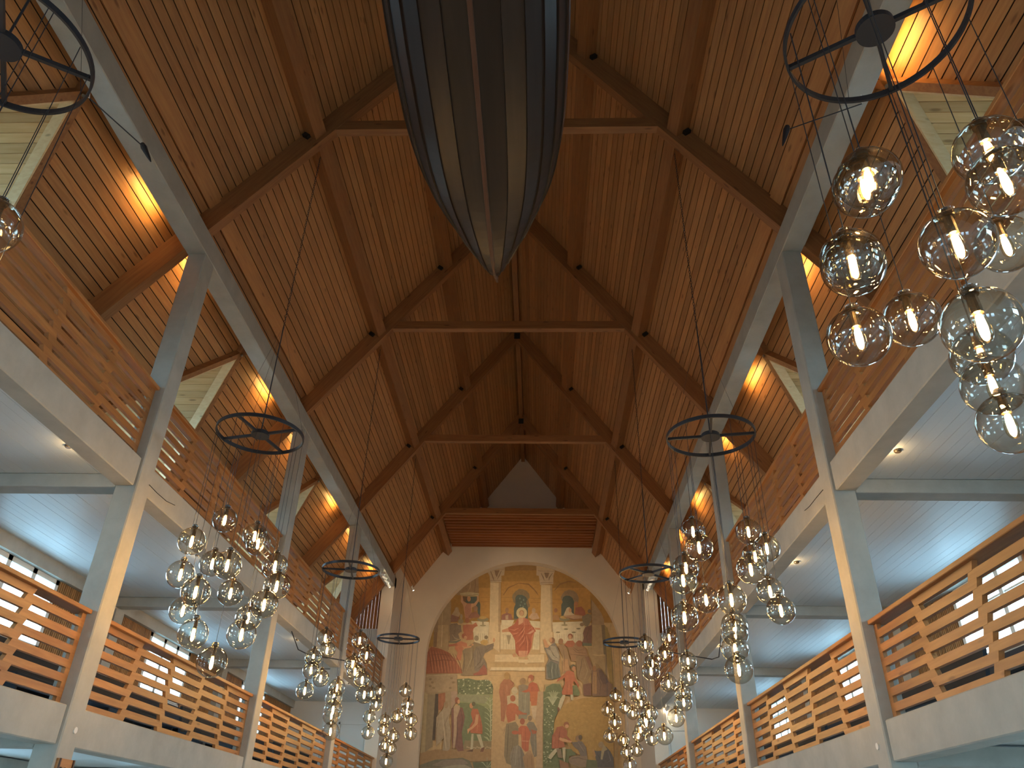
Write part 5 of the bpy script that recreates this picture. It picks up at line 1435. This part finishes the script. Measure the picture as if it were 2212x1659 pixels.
tag(fresco(), 'large painted fresco of robed figures, columns and a haystack in the arched recess', 'painting')

# ================================================================ CHANDELIERS
RR = .585
def ring_mesh():
    mb = MB(); n = 72
    for a, b in ((RR + .012, RR - .004),):
        prof = [(RR + .012, 0), (RR + .012, .05), (RR - .006, .05), (RR - .006, 0), (RR + .012, 0)]
        mb.lathe(prof, n)
    return mb.mesh('ring', BLACK)
RING = ring_mesh()
HUB = MB().lathe([(0, 0), (.125, 0), (.125, .05), (.115, .062), (0, .062)], 32).mesh('hub', BLACK)
SPOKE = MB().box(.11, RR, -.014, .014, .012, .048).mesh('spoke', BLACK)
GR = .17
def globe_mesh():
    n = 14; prof = [(.045, .202), (.040, .19), (.042, GR * math.cos(.25))]
    for i in range(1, n + 1):
        t = .25 + (math.pi - .25) * i / n; prof.append((max(.0005, GR * math.sin(t)), GR * math.cos(t)))
    return MB().lathe(prof, 28).mesh('glass_globe', GLOBE, True)
GLB = globe_mesh()
CAP = MB().lathe([(0, .215), (.03, .212), (.036, .19), (.034, .165), (0, .165)], 14).mesh('cap', BRASS)
SOCK = MB().lathe([(0, .165), (.022, .165), (.026, .10), (.026, .062), (0, .062)], 12).mesh('socket', BRASS)
FIL = MB().lathe([(0, .055), (.014, .05), (.018, .02), (.02, -.02), (.017, -.06), (.008, -.078), (0, -.08)], 10).mesh('filament', BULB, True)
BENV = MB().lathe([(.02, .062), (.032, .03), (.036, -.02), (.034, -.06), (.022, -.085), (0.0005, -.095)], 12).mesh('bulb_glass', ENV, True)
CORD = MB().tube([(0, 0, 0), (0, 0, 1)], .0032, 5).mesh('cord', BLACK)
def chain_mesh(L_):
    mb = MB(); n = int(L_ / .052); k = 0
    for i in range(n):
        c = i * .052 + .03; q = []
        for t in range(8):
            a = 2 * math.pi * t / 8; dx = .014 * math.cos(a); dz = .032 * math.sin(a)
            q.append((dx, 0, c + dz) if i % 2 else (0, dx, c + dz))
        q.append(q[0]); mb.tube(q, .0042, 3, False)
    return mb.mesh('chain', BLACK)
ZR = 4.8; ROD = 1.9
CHAINM = chain_mesh(3.73)
CN = {'L1': 'left side, nearest the viewer', 'R1': 'right side, nearest the viewer', 'L2': 'left side, second along the nave', 'R2': 'right side, second along the nave', 'L3': 'left side, third along the nave', 'R3': 'right side, third along the nave', 'L4': 'left side, farthest, beside the arch', 'R4': 'right side, farthest, in front of the arch'}
for ci, (k, cx, cy, gl) in enumerate(CHAND):
    t = thing('chandelier', 'black ring chandelier of smoked glass globes, %s' % CN[k], 'chandelier', (cx, cy, ZR), 'ring chandeliers with hanging globes')
    a0 = {'L1': .54, 'R1': 1.02, 'L2': -.24, 'R2': -.17, 'L3': .14, 'R3': .68, 'L4': .1, 'R4': -.14}[k]
    link('ring', RING, t); link('hub', HUB, t)
    for i in range(4): link('spoke', SPOKE, t, rot=(0, 0, a0 + i * math.pi / 2))
    MB().tube([(0, 0, .06), (0, 0, ROD)], .009, 6).obj('rod', BLACK, t)
    tag(link('chain', CHAINM, t, (0, 0, ROD - .01)), kind='stuff')
    for i in range(3):
        a = a0 + .5 + i * 2.094; MB().tube([(RR * math.cos(a), RR * math.sin(a), .05), (0, 0, ROD)], .0018, 4).obj('stay_wire', BLACK, t)
    for (gx, gy, gz) in gl:
        g = link('glass_globe', GLB, t, (gx - cx, gy - cy, gz - ZR))
        link('cap', CAP, g); link('socket', SOCK, g); link('filament', FIL, g); link('bulb_glass', BENV, g)
        cd = link('cord', CORD, g, (0, 0, .21)); cd.scale = (1, 1, ZR - gz - .205)

# ================================================================ BOAT
def lerp(tab, y):
    for (a, va), (b, vb) in zip(tab, tab[1:]):
        if y <= b: 
            t = (y - a) / (b - a); return va + (vb - va) * t
    return tab[-1][1]
def smooth(tab, y):
    xs = [p[0] for p in tab]
    for i in range(len(tab) - 1):
        if y <= xs[i + 1] or i == len(tab) - 2:
            x0, x1 = xs[i], xs[i + 1]; t = (y - x0) / (x1 - x0)
            p1, p2 = tab[i][1], tab[i + 1][1]; p0 = tab[max(i - 1, 0)][1]; p3 = tab[min(i + 2, len(tab) - 1)][1]
            return .5 * (2 * p1 + (p2 - p0) * t + (2 * p0 - 5 * p1 + 4 * p2 - p3) * t * t + (-p0 + 3 * p1 - 3 * p2 + p3) * t ** 3)
BX = .205
WT = [(0.9, .0), (1.5, .36), (2.2, .62), (3.0, .77), (4.0, .825), (4.8, .83), (5.6, .80), (6.3, .69), (7.05, .44), (7.6, .2), (8.05, .0)]
KT = [(0.9, 6.75), (1.5, 6.25), (2.2, 6.05), (3.0, 6.0), (4.0, 6.0), (4.8, 6.0), (5.6, 6.01), (6.3, 6.04), (7.05, 6.12), (7.6, 6.26), (8.05, 6.52)]
GT = [(0.9, 6.98), (1.5, 6.78), (2.2, 6.68), (3.0, 6.62), (4.0, 6.58), (4.8, 6.58), (5.6, 6.6), (6.3, 6.66), (7.05, 6.76), (7.6, 6.86), (8.05, 6.98)]
def hull(y, t):
    """t 0 at the keel, 1 at the gunwale -> (half width, z)"""
    w_, k_, g_ = max(0.0, smooth(WT, y)), smooth(KT, y), smooth(GT, y)
    a = t * math.pi / 2
    return w_ * math.sin(a) ** .88 if a > 0 else 0, k_ + (g_ - k_) * (1 - math.cos(a) ** .85 if t < 1 else 1)
boat = thing('rowing_boat', 'dark tarred clinker-built wooden boat hanging keel down from the roof', 'boat', (BX, 4.5, 0))
NS = 6; YS = [.9 + 7.15 * i / 44 for i in range(45)]
for s in (-1, 1):
    for k in range(NS):
        t0, t1 = k / NS, (k + 1) / NS + .015
        mb = MB(); rows = []
        for y in YS:
            w0, z0 = hull(y, t0); w1, z1 = hull(y, min(1, t1))
            d = Vector((w1 - w0, z1 - z0)); d = d.normalized() if d.length > 1e-5 else Vector((1, 0)); nn = Vector((d.y, -d.x))
            o0, o1 = .026, .008
            fade = min(1, min(y - .9, 8.05 - y) / .5 + .35); o0 *= fade; o1 *= fade
            A = Vector((w0, z0)) + nn * o0; B = Vector((w1, z1)) + nn * o1; D_ = Vector((w1, z1)) - nn * .008; E_ = Vector((w0, z0)) + nn * (o0 - .018)
            rows.append([(s * max(q.x, .0), y - 4.5, q.y) for q in (A, B, D_, E_)])
        v = [p for r_w in rows for p in r_w]; fs = []
        for i in range(len(rows) - 1):
            for j in range(4): fs.append((i * 4 + j, i * 4 + (j + 1) % 4, (i + 1) * 4 + (j + 1) % 4, (i + 1) * 4 + j))
        fs += [(3, 2, 1, 0), tuple(len(v) - 4 + j for j in range(4))]
        mb.poly(v, fs).obj('strake', HULL, boat)
pts = [(y, smooth(KT, y)) for y in YS]
mb = MB(); v = []; fs = []
for (y, z) in pts:
    wd = .032 if 1.5 < y < 7.3 else .018
    v += [(-wd, y - 4.5, z + .02), (wd, y - 4.5, z + .02), (wd * .7, y - 4.5, z - .045), (-wd * .7, y - 4.5, z - .045)]
for i in range(len(pts) - 1):
    for j in range(4): fs.append((i * 4 + j, i * 4 + (j + 1) % 4, (i + 1) * 4 + (j + 1) % 4, (i + 1) * 4 + j))
fs += [(3, 2, 1, 0), tuple(len(v) - 4 + j for j in range(4))]
mb.poly(v, fs).obj('keel', KEELM, boat)
for y, sg in ((8.05, 1), (.9, -1)):
    zk, zg = smooth(KT, y), smooth(GT, y)
    MB().prism([(-.016, y - 4.5 - .05 * sg, zk - .05), (.016, y - 4.5 - .05 * sg, zk - .05), (.012, y - 4.5 + .07 * sg, zk), (-.012, y - 4.5 + .07 * sg, zk)],
               [(-.016, y - 4.5, zg + .12), (.016, y - 4.5, zg + .12), (.012, y - 4.5 + .12 * sg, zg + .16), (-.012, y - 4.5 + .12 * sg, zg + .16)]).obj('stem', KEELM, boat)
for s in (-1, 1):
    q = [(s * (max(0, smooth(WT, y)) + .012), y - 4.5, smooth(GT, y) + .01) for y in YS]; MB().tube(q, .022, 6).obj('gunwale', KEELM, boat)
for y in (2.6, 6.0):
    for s in (-.3, .3): MB().tube([(s, y - 4.5, 6.45), (s * .4, y - 4.5, AP - .45)], .006, 5).obj('hanging_wire', BLACK, boat)
for y in (2.4, 3.4, 4.5, 5.6, 6.6):
    w_ = smooth(WT, y) - .03; MB().box(-w_, w_, y - 4.6, y - 4.4, smooth(GT, y) - .16, smooth(GT, y) - .13).obj('thwart', KEELM, boat)

# ================================================================ SMALL FITTINGS
for (s, a, b, tip, lab) in ((-1, (-4.86, 6.13, 7.88), (-4.40, 6.76, 7.70), (-4.28, 6.80, 7.50), 'thin black arm with a tapered microphone under the left wall plate'),
                            (1, (4.74, 6.35, 7.88), (3.85, 6.57, 7.68), (3.78, 6.60, 7.46), 'thin black arm with a tapered microphone in front of the right ring')):
    t = thing('microphone_arm', lab, 'microphone'); MB().tube([a, b], .008, 6).obj('arm', BLACK, t)
    hd = [Vector(b) + (Vector(tip) - Vector(b)) * q for q in (-.25, 0, .75, 1, 1.12)]
    MB().tube(hd, [.03, .042, .022, .012, .006], 10).obj('head', BLACK, t)
    MB().tube([a, (a[0] - s * .02, a[1] - .06, 7.95), (a[0] - s * .05, a[1] - .12, 7.9), (a[0] - s * .02, a[1] - .05, 7.84), a], .004, 5).obj('cable_loop', WHITE2, t)
for (s, pts_, lab) in ((-1, [(-4.7, 17.07, 3.92), (-4.62, 17.5, 3.62), (-4.5, 17.9, 3.60), (-3.3, 17.4, 3.35)], 'thin black bent bracket hanging below the left upper gallery beam'),
                       (1, [(4.62, 16.57, 3.92), (4.6, 17.0, 3.50), (4.5, 17.24, 3.50), (3.3, 16.9, 3.6)], 'thin black bent bracket hanging below the right upper gallery beam')):
    t = thing('bracket_arm', lab, 'bracket'); MB().tube(pts_, .012, 6).obj('arm', BLACK, t)
    MB().tube([pts_[-1], (pts_[-1][0], pts_[-1][1], pts_[-1][2] - .12)], .02, 8).obj('head', BLACK, t)
# cable loops by the nearest and second columns
for s, y, lab in ((-1, 9.35, 'thin grey cable running from left nearest column to the beam'), (1, 9.35, 'thin grey cable running from right nearest column to the beam')):
    tag(MB().tube([(s * 4.49, y, 4.05), (s * 4.44, y + .15, 4.0), (s * 4.46, y + .5, 4.02), (s * 4.53, y + .9, 4.12)], .005, 5).obj('cable', IRON), lab, 'cable')
# spotlights
def spot(loc, aim, lab, white=True, e=0, r_=.05):
    t = thing('spotlight', lab, 'spotlight', loc)
    d = (Vector(aim) - Vector(loc)).normalized()
    MB().tube([-d * .09, -d * .02, d * .09], [r_ * .75, r_, r_ * 1.05], 12).obj('housing', WHITE2, t)
    MB().tube([d * .085, d * .095], r_ * .9, 12).obj('lens', GLOW, t)
    MB().tube([(0, 0, 0), (0, 0, .14)], .012, 6).obj('bracket', WHITE2, t)
    if e: lamp('spotlight_beam', 'SPOT', Vector(loc) + d * .12 + Vector((0, 0, H)), e, (1, .80, .55), .08, Vector(aim) + Vector((0, 0, H)), 1.0, .8)
for side, s in SIDES:
    for i in range(4): spot((s * 4.56, 25.2 + .42 * i, 7.72), (s * (-.4 + .9 * i - 1.2), 31.3, 8.2 - 1.6 * i), '%s of four white spotlights under the far end of the %s wall plate' % (('first', 'second', 'third', 'last')[i], side), True, 120)
    spot((s * 4.3, 30.0, 8.62), (s * 2.5, 31.3, 5), 'small white spotlight at the foot of the %s roof slope by the chancel wall' % side, True, 7, .035)
for i in range(3): spot((5.0 + .14 * i, 27.2 + .3 * i, 3.95), (2.0, 31, 1.0 + i), '%s of three white spotlights under the right gallery ceiling by the end wall' % ('near', 'middle', 'far')[i], True, 0)

# warm uplights tucked behind the wall plates
for side, s in SIDES:
    for y, where in (((8.1, 'just before the nearest truss'), (9.75, 'just past the nearest column'), (13.8, 'just before the second truss'), (16.3, 'just past the second column'), (19.95, 'just before the third truss'), (22.6, 'just past the third column'), (25.8, 'just before the last truss')) if s < 0 else
                     ((5.75, 'above the ring nearest the viewer'), (9.85, 'just past the nearest column'), (13.2, 'just before the second truss'), (15.9, 'just past the second column'), (19.6, 'just before the third truss'), (22.4, 'just past the third column'), (25.6, 'just before the last truss'))):
        t = thing('uplight', 'small warm uplight behind the %s wall plate, %s' % (side, where), 'lamp', (s * 4.86, y, 8.0), 'uplights behind the wall plates')
        MB().box(-.02, .02, -.45, .45, .04, .10).obj('housing', IRON, t); MB().box(s * .02, s * .026, -.44, .44, .05, .09).obj('lens', WHITE2, t)
        l = bpy.data.lights.new('uplight_glow', 'AREA'); l.shape = 'RECTANGLE'; l.size = .05; l.size_y = .6; l.energy = 3.6; l.color = (1, .59, .18)
        o = bpy.data.objects.new('uplight_glow', l); C.objects.link(o); o.location = (s * 4.895, y, 8.07 + H)
        o.rotation_euler = (0, math.radians(-s * 100), 0)
# small round lamps at the gallery ceilings
for side, s in SIDES:
    for j, y in enumerate((2.2, 8.25, 12.4, 18.6, 24.4)):
        t = thing('ceiling_lamp', 'small round lamp on the %s gallery ceiling beside the edge beam, %s' % (side, ('behind the viewer', 'nearest bay', 'second bay', 'third bay', 'fourth bay')[j]), 'lamp', (s * 5.02, y, 4.07), 'small lamps under the upper galleries')
        MB().lathe([(0, -.012), (.035, -.012), (.045, .0), (.045, .018), (0, .018)], 14).obj('rim', BRASS, t)
        lamp('ceiling_lamp_glow', 'POINT', (s * 4.93, y, 3.97 + H), 1.5, (1, .66, .3), .03)

# hymn number board on the nearest left column
t = thing('hymn_board', 'brown wooden hymn board with the number 218 on the nearest left column', 'sign', (-4.5, 9.26, 0))
MB().box(0, .035, -.15, .15, -.35, .70).obj('board', WRAIL, t)
MB().box(.035, .05, -.15, -.13, -.35, .70).box(.035, .05, .13, .15, -.35, .70).obj('frame', KEELM, t)
for i, tx in enumerate(('218', '45', '307')[:1]):
    cu = bpy.data.curves.new('number', 'FONT'); cu.body = tx; cu.size = .17; cu.align_x = 'CENTER'; cu.extrude = .004; cu.materials.append(DARK)
    tmp = link('number_curve', cu); bpy.context.view_layer.update()
    me = bpy.data.meshes.new_from_object(tmp.evaluated_get(bpy.context.evaluated_depsgraph_get())); bpy.data.objects.remove(tmp)
    o = link('number', me, t, (.038, 0, .50)); o.rotation_euler = (math.radians(90), 0, math.radians(90))

# lift everything to its true height above the floor
for o in SC.objects:
    if o.parent is None and o.type not in ('CAMERA', 'LIGHT'): o.location.z += H
